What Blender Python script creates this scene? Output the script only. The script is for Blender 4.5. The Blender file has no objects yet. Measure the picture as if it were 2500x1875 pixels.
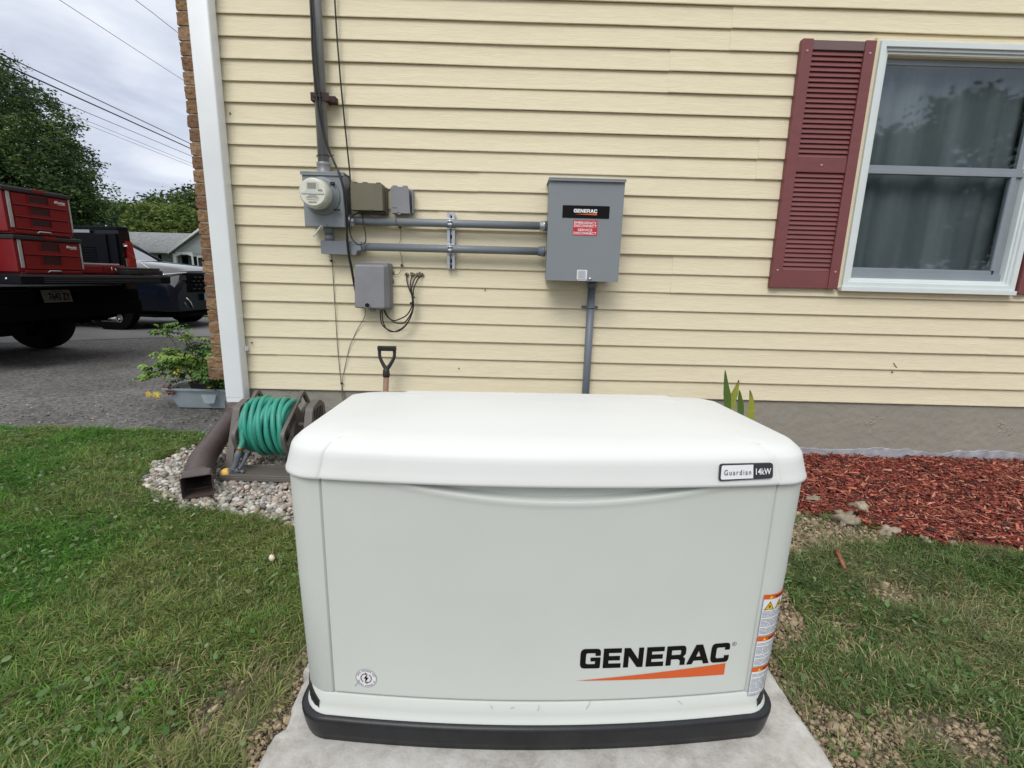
import bpy, bmesh, math, random
import numpy as np
from mathutils import Vector, Matrix
from mathutils.geometry import tessellate_polygon
R = math.radians
rnd = random.Random(7)
scene = bpy.context.scene
COL = scene.collection

# ------------------------------------------------------------ camera
P_, RO_, YA_ = 0.2113, 0.02593, 0.00871
fwd = Vector((math.sin(YA_)*math.cos(P_), math.cos(YA_)*math.cos(P_), -math.sin(P_)))
rt = Vector((math.cos(YA_), -math.sin(YA_), 0)); up = rt.cross(fwd)
r2 = rt*math.cos(RO_)+up*math.sin(RO_); u2 = -rt*math.sin(RO_)+up*math.cos(RO_)
cam = bpy.data.cameras.new('camera'); camo = bpy.data.objects.new('camera', cam); COL.objects.link(camo)
camo.matrix_world = Matrix(((r2.x, u2.x, -fwd.x, 0), (r2.y, u2.y, -fwd.y, -2.80345), (r2.z, u2.z, -fwd.z, 0.66585), (0, 0, 0, 1)))
cam.sensor_width = 36.0; cam.lens = 36.0*1200/2500; cam.clip_start = 0.02; cam.clip_end = 2000
scene.camera = camo
# ------------------------------------------------------------ world: overcast sky
SUN_EL, SUN_ROT = R(47), R(196)
w = bpy.data.worlds.new('World'); scene.world = w; w.use_nodes = True
nt = w.node_tree; N = nt.nodes; L = nt.links; N.clear()
out = N.new('ShaderNodeOutputWorld')
sky = N.new('ShaderNodeTexSky'); sky.sky_type = 'NISHITA'; sky.sun_disc = False
sky.sun_elevation = SUN_EL; sky.sun_rotation = SUN_ROT
bg1 = N.new('ShaderNodeBackground'); bg1.inputs[1].default_value = 0.012; L.new(sky.outputs[0], bg1.inputs[0])
tc = N.new('ShaderNodeTexCoord')
sep = N.new('ShaderNodeSeparateXYZ'); L.new(tc.outputs['Generated'], sep.inputs[0])
mp = N.new('ShaderNodeMapping'); mp.inputs['Scale'].default_value = (1.6, 1.6, 4.2); mp.inputs['Rotation'].default_value = (0.0, 0.25, 0.5)
L.new(tc.outputs['Generated'], mp.inputs[0])
n1 = N.new('ShaderNodeTexNoise'); n1.inputs['Scale'].default_value = 3.0; n1.inputs['Detail'].default_value = 7; n1.inputs['Roughness'].default_value = .52
n1.inputs['Distortion'].default_value = .35
L.new(mp.outputs[0], n1.inputs['Vector'])
cr = N.new('ShaderNodeValToRGB'); cr.color_ramp.elements[0].position = .36; cr.color_ramp.elements[1].position = .64
cr.color_ramp.elements[0].color = (.56, .605, .73, 1); cr.color_ramp.elements[1].color = (.87, .90, .96, 1)
e = cr.color_ramp.elements.new(.5); e.color = (.70, .75, .86, 1)
L.new(n1.outputs[0], cr.inputs[0])
# CIE overcast: brighter towards the zenith
mr = N.new('ShaderNodeMapRange'); mr.inputs['From Min'].default_value = .25; mr.inputs['From Max'].default_value = 1.0
mr.inputs['To Min'].default_value = 0.98; mr.inputs['To Max'].default_value = 1.35
L.new(sep.outputs[2], mr.inputs[0])
mz = N.new('ShaderNodeMapRange'); mz.inputs['From Min'].default_value = .25; mz.inputs['From Max'].default_value = .75; L.new(sep.outputs[2], mz.inputs[0])
mzx = N.new('ShaderNodeMix'); mzx.data_type = 'RGBA'; L.new(mz.outputs[0], mzx.inputs[0]); L.new(cr.outputs[0], mzx.inputs[6]); mzx.inputs[7].default_value = (.89, .895, .885, 1)
bg2 = N.new('ShaderNodeBackground'); L.new(mzx.outputs[2], bg2.inputs[0]); L.new(mr.outputs[0], bg2.inputs[1])
ad = N.new('ShaderNodeAddShader'); L.new(bg1.outputs[0], ad.inputs[0]); L.new(bg2.outputs[0], ad.inputs[1]); L.new(ad.outputs[0], out.inputs[0])
sun = bpy.data.lights.new('sun', 'SUN'); suno = bpy.data.objects.new('sun', sun); COL.objects.link(suno)
sun.energy = 1.65; sun.angle = R(28); sun.color = (1, .972, .915)
# sun stands high behind the camera's left shoulder
sd = Vector((-.25, -.85, .95)).normalized(); suno.rotation_euler = sd.to_track_quat('Z', 'Y').to_euler()
scene.view_settings.view_transform = 'Standard'; scene.view_settings.look = 'None'; scene.view_settings.gamma = 1
scene.view_settings.use_curve_mapping = False
scene.view_settings.exposure = 0.0

# ------------------------------------------------------------ helpers
def s2l(c):
    return tuple(((v/255)/12.92 if v/255 <= .04045 else ((v/255+.055)/1.055)**2.4) for v in c)
def mat(name, col, rough=.5, metal=0, var=.08, vs=6, bump=0, bs=80, stretch=(1, 1, 1), col2=None, spec=.5, coat=0, attr=None, vdet=5, bstretch=None, bdist=.004, emis=None):
    m = bpy.data.materials.new(name); m.use_nodes = True; t = m.node_tree; n = t.nodes; l = t.links
    b = n['Principled BSDF']; b.inputs['Roughness'].default_value = rough; b.inputs['Metallic'].default_value = metal
    b.inputs['Specular IOR Level'].default_value = spec; b.inputs['Coat Weight'].default_value = coat
    tcn = n.new('ShaderNodeTexCoord'); mpn = n.new('ShaderNodeMapping'); mpn.inputs['Scale'].default_value = stretch
    l.new(tcn.outputs['Object'], mpn.inputs[0])
    nn = n.new('ShaderNodeTexNoise'); nn.inputs['Scale'].default_value = vs; nn.inputs['Detail'].default_value = vdet; nn.inputs['Roughness'].default_value = .6
    l.new(mpn.outputs[0], nn.inputs['Vector'])
    if attr:
        at = n.new('ShaderNodeAttribute'); at.attribute_name = attr
        mx = n.new('ShaderNodeMix'); mx.data_type = 'RGBA'; mx.blend_type = 'MULTIPLY'; mx.inputs[0].default_value = 1
        rp = n.new('ShaderNodeMapRange'); rp.inputs['From Min'].default_value = .3; rp.inputs['From Max'].default_value = .7
        rp.inputs['To Min'].default_value = 1-var; rp.inputs['To Max'].default_value = 1+var
        l.new(nn.outputs[0], rp.inputs[0]); l.new(at.outputs['Color'], mx.inputs[6]); l.new(rp.outputs[0], mx.inputs[7])
        l.new(mx.outputs[2], b.inputs['Base Color'])
    else:
        r = n.new('ShaderNodeValToRGB'); r.color_ramp.elements[0].position = .3; r.color_ramp.elements[1].position = .7
        c2 = col2 if col2 else tuple(min(1, c*(1+var)) for c in col)
        c1 = col if col2 else tuple(c*(1-var) for c in col)
        r.color_ramp.elements[0].color = (*c1, 1); r.color_ramp.elements[1].color = (*c2, 1)
        l.new(nn.outputs[0], r.inputs[0]); l.new(r.outputs[0], b.inputs['Base Color'])
    if bump:
        mb = n.new('ShaderNodeMapping'); mb.inputs['Scale'].default_value = bstretch or stretch; l.new(tcn.outputs['Object'], mb.inputs[0])
        n2 = n.new('ShaderNodeTexNoise'); n2.inputs['Scale'].default_value = bs; n2.inputs['Detail'].default_value = 4
        l.new(mb.outputs[0], n2.inputs['Vector'])
        bp = n.new('ShaderNodeBump'); bp.inputs['Strength'].default_value = bump; bp.inputs['Distance'].default_value = bdist
        l.new(n2.outputs[0], bp.inputs['Height']); l.new(bp.outputs[0], b.inputs['Normal'])
    if emis: b.inputs['Emission Color'].default_value = (*emis, 1); b.inputs['Emission Strength'].default_value = 1
    return m
MW = {}
def tag(o, label=None, cat=None, group=None, kind=None):
    if label: o['label'] = label
    if cat: o['category'] = cat
    if group: o['group'] = group
    if kind: o['kind'] = kind
    return o
def thing(name, label, cat, loc=(0, 0, 0), rz=0, group=None):
    o = bpy.data.objects.new(name, None); COL.objects.link(o); o.location = loc; o.rotation_euler = (0, 0, rz)
    o.empty_display_size = .1
    MW[o.name] = Matrix.Translation(loc) @ Matrix.Rotation(rz, 4, 'Z')
    return tag(o, label, cat, group)
SPLIT = {'wheel_arch', 'pipe_print', 'rail', 'roof_rib', 'corner_trim', 'hinge_lug', 'screw', 'slots', 'chrome_strip', 'nail_mark', 'stuck_clippings', 'bolt', 'wire_latch', 'latch', 'ring_clip', 'side_window', 'hazard_symbol', 'hazard_triangle', 'fitting', 'embossed_mark', 'porch_post'}
class MB:
    def __init__(s, smooth=False): s.v = []; s.f = []; s.sm = []; s.smooth = smooth; s.col = None; s.M = None
    def add(s, vs, fs, smooth=None):
        k = len(s.v)
        if s.M is not None: vs = [tuple(s.M @ Vector(p)) for p in vs]
        s.v += [tuple(p) for p in vs]; s.f += [tuple(i+k for i in f) for f in fs]; s.sm += [s.smooth if smooth is None else smooth]*len(fs)
        return s
    def box(s, x0, x1, y0, y1, z0, z1, bev=0):
        if bev > 0: return s.rbox(x0, x1, y0, y1, z0, z1, bev)
        vs = [(x, y, z) for x in (x0, x1) for y in (y0, y1) for z in (z0, z1)]
        return s.add(vs, [(0, 1, 3, 2), (4, 6, 7, 5), (0, 4, 5, 1), (2, 3, 7, 6), (0, 2, 6, 4), (1, 5, 7, 3)], False)
    def rbox(s, x0, x1, y0, y1, z0, z1, bev):
        bm = bmesh.new(); bmesh.ops.create_cube(bm, size=1)
        for v in bm.verts: v.co = Vector(((x0+x1)/2+v.co.x*(x1-x0), (y0+y1)/2+v.co.y*(y1-y0), (z0+z1)/2+v.co.z*(z1-z0)))
        bmesh.ops.bevel(bm, geom=bm.edges[:], offset=bev, segments=2, profile=.6, affect='EDGES')
        bm.verts.index_update(); s.add([v.co[:] for v in bm.verts], [[v.index for v in f.verts] for f in bm.faces], False); bm.free(); return s
    def loft(s, rings, close=True, cap0=True, cap1=True, smooth=True):
        n = len(rings[0]); vs = [p for r in rings for p in r]; fs = []
        for i in range(len(rings)-1):
            for j in range(n if close else n-1):
                a = i*n+j; b = i*n+(j+1) % n; fs.append((a, b, b+n, a+n))
        s.add(vs, fs, smooth)
        if cap0: s.add(rings[0], [tuple(range(n))[::-1]], False)
        if cap1: s.add(rings[-1], [tuple(range(n))], False)
        return s
    def tube(s, pts, r, n=10, smooth=True, sub=0, caps=True):
        pts = [Vector(p) for p in pts]
        if sub: pts = catmull(pts, sub)
        rr = r if isinstance(r, (list, tuple)) else [r]*len(pts)
        if len(rr) != len(pts): rr = list(np.interp(np.linspace(0, 1, len(pts)), np.linspace(0, 1, len(rr)), rr))
        t0 = (pts[1]-pts[0]).normalized(); a = t0.orthogonal().normalized(); rings = []
        for i, p in enumerate(pts):
            t = (pts[min(i+1, len(pts)-1)]-pts[max(i-1, 0)]).normalized()
            a = (a-t*a.dot(t)).normalized(); b = t.cross(a)
            rings.append([p+(a*math.cos(2*math.pi*k/n)+b*math.sin(2*math.pi*k/n))*rr[i] for k in range(n)])
        return s.loft(rings, smooth=smooth, cap0=caps, cap1=caps)
    def cyl(s, c0, c1, r, n=20, smooth=True): return s.tube([c0, c1], r, n, smooth)
    def lathe(s, c, axis, prof, n=28, smooth=True, cap=True):
        ax = Vector(axis).normalized(); a = ax.orthogonal().normalized(); b = ax.cross(a); c = Vector(c)
        rings = [[c+ax*h+(a*math.cos(2*math.pi*k/n)+b*math.sin(2*math.pi*k/n))*r for k in range(n)] for r, h in prof]
        return s.loft(rings, smooth=smooth, cap0=cap, cap1=cap)
    def prism(s, poly, y0, y1, axis='y', smooth=False):
        """poly 2D list (a,b) extruded; axis y: (a,.,b)  x: (.,a,b)  z: (a,b,.)"""
        def mk(a, b, h): return {'y': (a, h, b), 'x': (h, a, b), 'z': (a, b, h)}[axis]
        n = len(poly); tri = tessellate_polygon([[Vector((a, b, 0)) for a, b in poly]])
        s.add([mk(a, b, y0) for a, b in poly]+[mk(a, b, y1) for a, b in poly], [(i, (i+1) % n, (i+1) % n+n, i+n) for i in range(n)], smooth)
        s.add([mk(a, b, y0) for a, b in poly], tri, False); s.add([mk(a, b, y1) for a, b in poly], [t[::-1] for t in tri], False)
        return s
    def flat(s, loops, fn):
        """2-D loops (first outer, then holes) filled and mapped through fn(a,b)->3D"""
        tri = tessellate_polygon([[Vector((a, b, 0)) for a, b in lp] for lp in loops])
        pts = [p for lp in loops for p in lp]
        return s.add([fn(a, b) for a, b in pts], tri, False)
    def build(s, name, m, parent=None, local=False, origin=None, col=None, fixn=True):
        if name in SPLIT and col is None and parent is not None:
            lab = list(range(len(s.v)))
            def fd(i):
                while lab[i] != i: lab[i] = lab[lab[i]]; i = lab[i]
                return i
            for f in s.f:
                for j in f[1:]: lab[fd(j)] = fd(f[0])
            # joined pieces share coordinates at caps
            seen = {}
            for i, p in enumerate(s.v):
                k_ = (round(p[0], 5), round(p[1], 5), round(p[2], 5))
                if k_ in seen: lab[fd(i)] = fd(seen[k_])
                else: seen[k_] = i
            grp = {}
            for fi, f in enumerate(s.f): grp.setdefault(fd(f[0]), []).append(fi)
            if len(grp) > 1:
                o = None
                for fl in grp.values():
                    q2 = MB(); used = {}
                    for fi in fl:
                        for i in s.f[fi]: used.setdefault(i, len(used))
                    q2.v = [s.v[i] for i in used]; q2.f = [tuple(used[i] for i in s.f[fi]) for fi in fl]; q2.sm = [s.sm[fi] for fi in fl]
                    oo = q2._build(name, m, parent, local, origin, None, fixn); o = o or oo
                return o
        return s._build(name, m, parent, local, origin, col, fixn)
    def _build(s, name, m, parent=None, local=False, origin=None, col=None, fixn=True):
        me = bpy.data.meshes.new(name)
        v = np.array(s.v, dtype=np.float64)
        root = parent
        if parent is not None and not local:
            r = parent
            while r.parent is not None: r = r.parent
            Mi = np.array(MW[r.name].inverted()); v = v @ Mi[:3, :3].T + Mi[:3, 3]
        loc = None
        if parent is None:
            mn = v.min(0); mx = v.max(0); loc = origin if origin is not None else ((mn[0]+mx[0])/2, (mn[1]+mx[1])/2, mn[2]); v = v-np.array(loc)
        me.from_pydata(v.tolist(), [], s.f)
        me.polygons.foreach_set('use_smooth', s.sm)
        if col is not None:
            ca = me.color_attributes.new('Col', 'FLOAT_COLOR', 'POINT'); c4 = np.ones((len(v), 4)); c4[:, :3] = col; ca.data.foreach_set('color', c4.ravel())
        if isinstance(m, (list, tuple)):
            for q in m: me.materials.append(q)
        else: me.materials.append(m)
        if fixn:
            bm = bmesh.new(); bm.from_mesh(me); bmesh.ops.remove_doubles(bm, verts=bm.verts, dist=1e-6) if col is None else None
            bmesh.ops.recalc_face_normals(bm, faces=bm.faces); bm.to_mesh(me); bm.free()
        me.update()
        o = bpy.data.objects.new(name, me); COL.objects.link(o)
        if loc is not None: o.location = loc
        if parent is not None: o.parent = parent
        return o
def bigmesh(name, v, faces, m, col=None, loc=(0, 0, 0), smooth=False, parent=None):
    """numpy mesh; faces = list of (k,n) int arrays"""
    me = bpy.data.meshes.new(name); v = np.asarray(v, np.float32)-np.array(loc, np.float32)
    me.vertices.add(len(v)); me.vertices.foreach_set('co', v.ravel())
    tot = sum(f.size for f in faces); npoly = sum(len(f) for f in faces)
    me.loops.add(tot); me.polygons.add(npoly)
    me.loops.foreach_set('vertex_index', np.concatenate([f.ravel() for f in faces]).astype(np.int32))
    ls = []; o = 0
    for f in faces:
        ls.append(o+np.arange(len(f))*f.shape[1]); o += f.size
    me.polygons.foreach_set('loop_start', np.concatenate(ls).astype(np.int32))
    if smooth: me.polygons.foreach_set('use_smooth', np.ones(npoly, bool))
    if col is not None:
        ca = me.color_attributes.new('Col', 'FLOAT_COLOR', 'POINT'); c4 = np.ones((len(v), 4), np.float32); c4[:, :3] = col; ca.data.foreach_set('color', c4.ravel())
    me.materials.append(m); me.update(calc_edges=True); me.validate()
    o = bpy.data.objects.new(name, me); COL.objects.link(o); o.location = loc
    if parent: o.parent = parent
    return o
def catmull(p, k):
    o = []; n = len(p)
    for i in range(n-1):
        a = p[max(i-1, 0)]; b = p[i]; c = p[i+1]; d = p[min(i+2, n-1)]
        for j in range(k):
            t = j/k; o.append(.5*((2*b)+(c-a)*t+(2*a-5*b+4*c-d)*t*t+(3*b-a-3*c+d)*t**3))
    o.append(p[-1]); return o
def rpoly(pts, k=5):
    """polygon with rounded corners; pts (x,y) or (x,y,r)"""
    o = []; n = len(pts)
    for i, p in enumerate(pts):
        if len(p) < 3 or p[2] == 0: o.append((p[0], p[1])); continue
        c = Vector(p[:2]); a = Vector(pts[i-1][:2]); b = Vector(pts[(i+1) % n][:2]); r = p[2]
        u = c+(a-c).normalized()*r; v = c+(b-c).normalized()*r
        for j in range(k+1):
            t = j/k; q = u*(1-t)**2+c*2*t*(1-t)+v*t*t; o.append((q.x, q.y))
    return o
def rrect(x0, x1, y0, y1, r, k=5): return rpoly([(x0, y0, r), (x1, y0, r), (x1, y1, r), (x0, y1, r)], k)
_fc = {}
def text2d(s, size=1.0, spacing=1.0, bold=0.0):
    """triangles of a line of text in the built-in font: (verts2d, faces), width"""
    cu = bpy.data.curves.new('t', 'FONT'); cu.body = s; cu.size = size; cu.space_character = spacing; cu.offset = bold; cu.resolution_u = 3; cu.fill_mode = 'FRONT'
    o = bpy.data.objects.new('t', cu); COL.objects.link(o); dg = bpy.context.evaluated_depsgraph_get(); dg.update()
    me = bpy.data.meshes.new_from_object(o.evaluated_get(dg))
    v = [(p.co.x, p.co.y) for p in me.vertices]; f = [tuple(q.vertices) for q in me.polygons]
    bpy.data.objects.remove(o); bpy.data.curves.remove(cu); bpy.data.meshes.remove(me)
    return v, f
def put_text(mb, s, x0, x1, z0, z1, fn, spacing=1.0, bold=0.0, shear=0):
    v, f = text2d(s, 1.0, spacing, bold)
    if not v: return
    xs = [p[0] for p in v]; ys = [p[1] for p in v]; a0, a1, b0, b1 = min(xs), max(xs), min(ys), max(ys)
    mb.add([fn(x0+(p[0]-a0)/(a1-a0)*(x1-x0)+shear*(p[1]-b0)/(b1-b0), z0+(p[1]-b0)/(b1-b0)*(z1-z0)) for p in v], f, False)
GL = {
 'G': [[(1.18, .64), (1.18, 1, .22), (0, 1, .28), (0, 0, .28), (1.18, 0, .1), (1.18, .56), (.6, .56), (.6, .36), (.87, .36), (.87, .225), (.33, .225, .1), (.33, .775, .1), (.87, .775), (.87, .64)]],
 'E': [[(0, 0), (1.05, 0), (1.05, .235), (.32, .235), (.32, .385), (.98, .385), (.98, .615), (.32, .615), (.32, .765), (1.05, .765), (1.05, 1), (0, 1)]],
 'N': [[(0, 0), (.30, 0), (.30, .58), (.82, 0), (1.16, 0), (1.16, 1), (.86, 1), (.86, .42), (.36, 1), (0, 1)]],
 'R': [[(0, 0), (.31, 0), (.31, .31), (.72, .31), (.85, .23), (.85, 0), (1.16, 0), (1.16, .33), (1.02, .43), (1.17, .56), (1.17, 1, .24), (0, 1)], [(.31, .54), (.31, .775), (.86, .775, .06), (.86, .54, .06)]],
 'A': [[(0, 0), (.34, 0), (.44, .18), (.95, .18), (1.05, 0), (1.4, 0), (.90, 1), (.49, 1)], [(.56, .39), (.69, .68), (.83, .39)]],
 'C': [[(1.15, .64), (1.15, 1, .22), (0, 1, .28), (0, 0, .28), (1.15, 0, .22), (1.15, .36), (.84, .36), (.84, .225), (.33, .225, .1), (.33, .775, .1), (.84, .775), (.84, .64)]]}
def maker_logo(mb, x0, z0, h, wtot, fn):
    adv = {'G': 1.34, 'E': 1.2, 'N': 1.34, 'R': 1.26, 'A': 1.46, 'C': 1.15}
    tot = sum(adv[c] for c in 'GENERAC'); k = wtot/tot; x = x0
    for c in 'GENERAC':
        mb.flat([rpoly(lp) for lp in GL[c]], lambda a, b, x=x: fn(x+a*k, z0+b*h)); x += adv[c]*k

# deterministic value noise (numpy)
_g = np.random.default_rng(3).random((256, 256))
def vnoise(x, y):
    x = np.asarray(x, float); y = np.asarray(y, float); xi = np.floor(x).astype(int); yi = np.floor(y).astype(int); fx = x-xi; fy = y-yi
    fx = fx*fx*(3-2*fx); fy = fy*fy*(3-2*fy); g = lambda a, b: _g[a % 256, b % 256]
    return (g(xi, yi)*(1-fx)+g(xi+1, yi)*fx)*(1-fy)+(g(xi, yi+1)*(1-fx)+g(xi+1, yi+1)*fx)*fy
def fbm(x, y, o=4):
    s = 0; a = .5
    for i in range(o): s = s+a*vnoise(x*2**i+17*i, y*2**i+31*i); a /= 2
    return s/(1-.5**o)
G0 = -.342
def gz(x, y):
    x = np.asarray(x, float); y = np.asarray(y, float)
    t = np.clip((-.25-y)/1.3, 0, 1); t = t*t*(3-2*t)
    return G0-.075*t
def inpoly(px, py, poly):
    c = np.zeros(len(px), bool); n = len(poly)
    for i in range(n):
        x0, y0 = poly[i]; x1, y1 = poly[(i+1) % n]
        if y0 == y1: continue
        m = ((y0 > py) != (y1 > py)) & (px < (x1-x0)*(py-y0)/(y1-y0)+x0); c ^= m
    return c

# ------------------------------------------------------------ materials
siding_m = mat('vinyl siding', s2l((225, 215, 187)), rough=.62, var=.06, vs=14, stretch=(.5, 6, 9), bump=.9, bs=26, bstretch=(.9, 10, 13), bdist=.0022, vdet=8, spec=.25)
found_m = mat('painted concrete', s2l((150, 146, 136)), rough=.85, var=.06, vs=3, bump=.7, bs=22, bdist=.01, spec=.2)
whitemetal = mat('white aluminium', s2l((222, 226, 229)), rough=.38, var=.04, vs=4, spec=.4)
winframe_m = mat('white vinyl frame', s2l((214, 222, 222)), rough=.45, var=.03)
screen_m = mat('grey sash', s2l((134, 142, 150)), rough=.5, var=.05)
shut_m = mat('maroon shutter', s2l((120, 67, 69)), rough=.55, var=.07, vs=9, stretch=(1, 1, 3), bump=.25, bs=60)
shut2_m = mat('faded shutter rail', s2l((112, 92, 92)), rough=.7, var=.06)
grey_m = mat('grey enamel', s2l((128, 134, 139)), rough=.42, var=.03, vs=3, bump=.08, bs=400)
grey2_m = mat('weathered grey enamel', s2l((130, 137, 142)), rough=.55, var=.09, vs=12, bump=.15, bs=120)
pvc_m = mat('grey pvc', s2l((120, 126, 133)), rough=.42, var=.05, vs=5)
pvc2_m = mat('dark grey pvc', s2l((104, 112, 122)), rough=.42, var=.05, vs=5)
galv_m = mat('galvanised steel', s2l((134, 136, 138)), rough=.45, metal=.15, var=.22, vs=9, stretch=(6, 6, .6), bump=.2, bs=60)
zinc_m = mat('zinc strut', s2l((190, 194, 198)), rough=.3, metal=.8, var=.15, vs=30)
rust_m = mat('rusty brown iron', s2l((62, 42, 40)), rough=.75, var=.3, vs=40)
olive_m = mat('olive plastic', s2l((106, 102, 84)), rough=.55, var=.07, vs=14, bump=.15, bs=200)
tel_m = mat('grey plastic', s2l((132, 132, 137)), rough=.5, var=.08, vs=10, bump=.12, bs=200)
black_m = mat('black rubber', (.012, .012, .014), rough=.45, var=.3, vs=20)
blackp_m = mat('black plastic', (.02, .02, .022), rough=.5, var=.3, vs=20, bump=.3, bs=220)
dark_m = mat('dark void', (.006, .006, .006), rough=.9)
greywire_m = mat('grey wire', s2l((112, 106, 98)), rough=.6, var=.1)
cream_m = mat('off white', s2l((216, 214, 200)), rough=.5, var=.04)
glassdome_m = mat('meter glass', s2l((196, 200, 192)), rough=.16, var=.05, vs=20, coat=1)
lcd_m = mat('meter display', s2l((138, 140, 128)), rough=.3)
red_m = mat('red label', s2l((196, 36, 48)), rough=.4, var=.05)
white_m = mat('white print', s2l((235, 236, 238)), rough=.5, var=.02)
label_m = mat('white label', s2l((226, 228, 232)), rough=.45, var=.03)
ink_m = mat('black print', (.004, .004, .004), rough=.6, spec=.15)
orange_m = mat('orange print', s2l((212, 92, 36)), rough=.45, var=.03)
greyink_m = mat('grey print', s2l((110, 116, 130)), rough=.6)
yellow_m = mat('yellow print', s2l((232, 190, 40)), rough=.5)
silver_m = mat('bright metal', (.7, .7, .7), rough=.25, metal=1)

# ============================================================ GROUND
def grid_sheet(name, xs, ys, zf, m):
    X, Y = np.meshgrid(xs, ys, indexing='ij'); Z = zf(X, Y); v = np.stack([X, Y, Z], -1).reshape(-1, 3); a, b = X.shape
    i = (np.arange(a-1)[:, None]*b+np.arange(b-1)[None]).ravel(); f = np.stack([i, i+b, i+b+1, i+1], -1)
    return bigmesh(name, v, [f], m, smooth=True)
soil_m = mat('soil', (.125, .11, .075), rough=.95, var=.3, vs=2.2, bump=1, bs=60, bdist=.012, col2=(.23, .20, .15), spec=.1)
def axis(lo, hi, step, far):
    a = np.arange(lo, hi+1e-6, step); o = [d*k for d in far for k in (1,)]
    return np.concatenate([lo-np.array(far)[::-1], a, hi+np.array(far)])
far = [.5, 1.5, 4, 10, 30, 90, 250, 500]
def zground(X, Y):
    return gz(X, Y)-.012+.012*(fbm(X*5, Y*5, 3)-.5)*(np.abs(X) < 6)*(np.abs(Y) < 6)
g = grid_sheet('ground', axis(-4, 4, .06, far), axis(-3.4, 1, .06, far), zground, soil_m); g['kind'] = 'structure'
# far lawn: a sheet above the ground, beyond the driveway
lawn_m = mat('distant lawn', (.05, .075, .022), rough=.95, var=.35, vs=3, bump=.8, bs=60, bdist=.03, spec=.1)
lw = MB(); lw.add([(-90, 8.6, G0+.004), (30, 8.2, G0+.004), (30, 80, G0+.004), (-90, 80, G0+.004)], [(0, 1, 2, 3)])
tag(lw.build('lawn', lawn_m), kind='structure')
# driveway
asph_m = mat('worn asphalt', (.095, .093, .090), rough=.9, var=.25, vs=1.3, bump=.9, bs=150, bdist=.006, col2=(.165, .162, .158), spec=.25)
t = asph_m.node_tree; n_ = t.nodes; l_ = t.links
vo = n_.new('ShaderNodeTexVoronoi'); vo.inputs['Scale'].default_value = 55; tcx = n_.new('ShaderNodeTexCoord'); l_.new(tcx.outputs['Object'], vo.inputs['Vector'])
hs = n_.new('ShaderNodeSeparateColor'); l_.new(vo.outputs['Color'], hs.inputs[0])
mrx = n_.new('ShaderNodeMapRange'); mrx.inputs['To Min'].default_value = .55; mrx.inputs['To Max'].default_value = 1.5; l_.new(hs.outputs[0], mrx.inputs[0])
mxx = n_.new('ShaderNodeMix'); mxx.data_type = 'RGBA'; mxx.blend_type = 'MULTIPLY'; mxx.inputs[0].default_value = 1
rmp = [q for q in n_ if q.type == 'VALTORGB'][0]
l_.new(rmp.outputs[0], mxx.inputs[6]); l_.new(mrx.outputs[0], mxx.inputs[7]); l_.new(mxx.outputs[2], n_['Principled BSDF'].inputs['Base Color'])
front = [(-30, .3), (-3.6, .2)]
xs = np.linspace(-3.6, -1.72, 60)
front += [(x, .19-.05*max(0, (x+2.6)/.9)+.05*(vnoise(x*9, 3.3)-.5)) for x in xs]
front += [(-1.70, .02), (-1.66, .06), (-1.66, 8.0)]
back = [(-1.66, 8.05), (-7.6, 7.85), (-30, 8.2)]
dv = MB(); dv.flat([[p for p in front]+back], lambda a, b: (a, b, G0+.006))
tag(dv.build('driveway', asph_m), kind='structure')
asph2_m = mat('smoother old asphalt', (.18, .18, .185), rough=.9, var=.12, vs=2, bump=.5, bs=120, bdist=.004, spec=.25)
d2 = MB(); d2.flat([[(-30, 3.9), (-6.9, 3.5), (-5.4, 4.5), (-3.2, 5.6), (-1.7, 5.9), (-1.7, 7.98), (-7.6, 7.8), (-30, 8.1)]], lambda a, b: (a, b, G0+.010))
tag(d2.build('driveway_patch', asph2_m), kind='structure')

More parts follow.
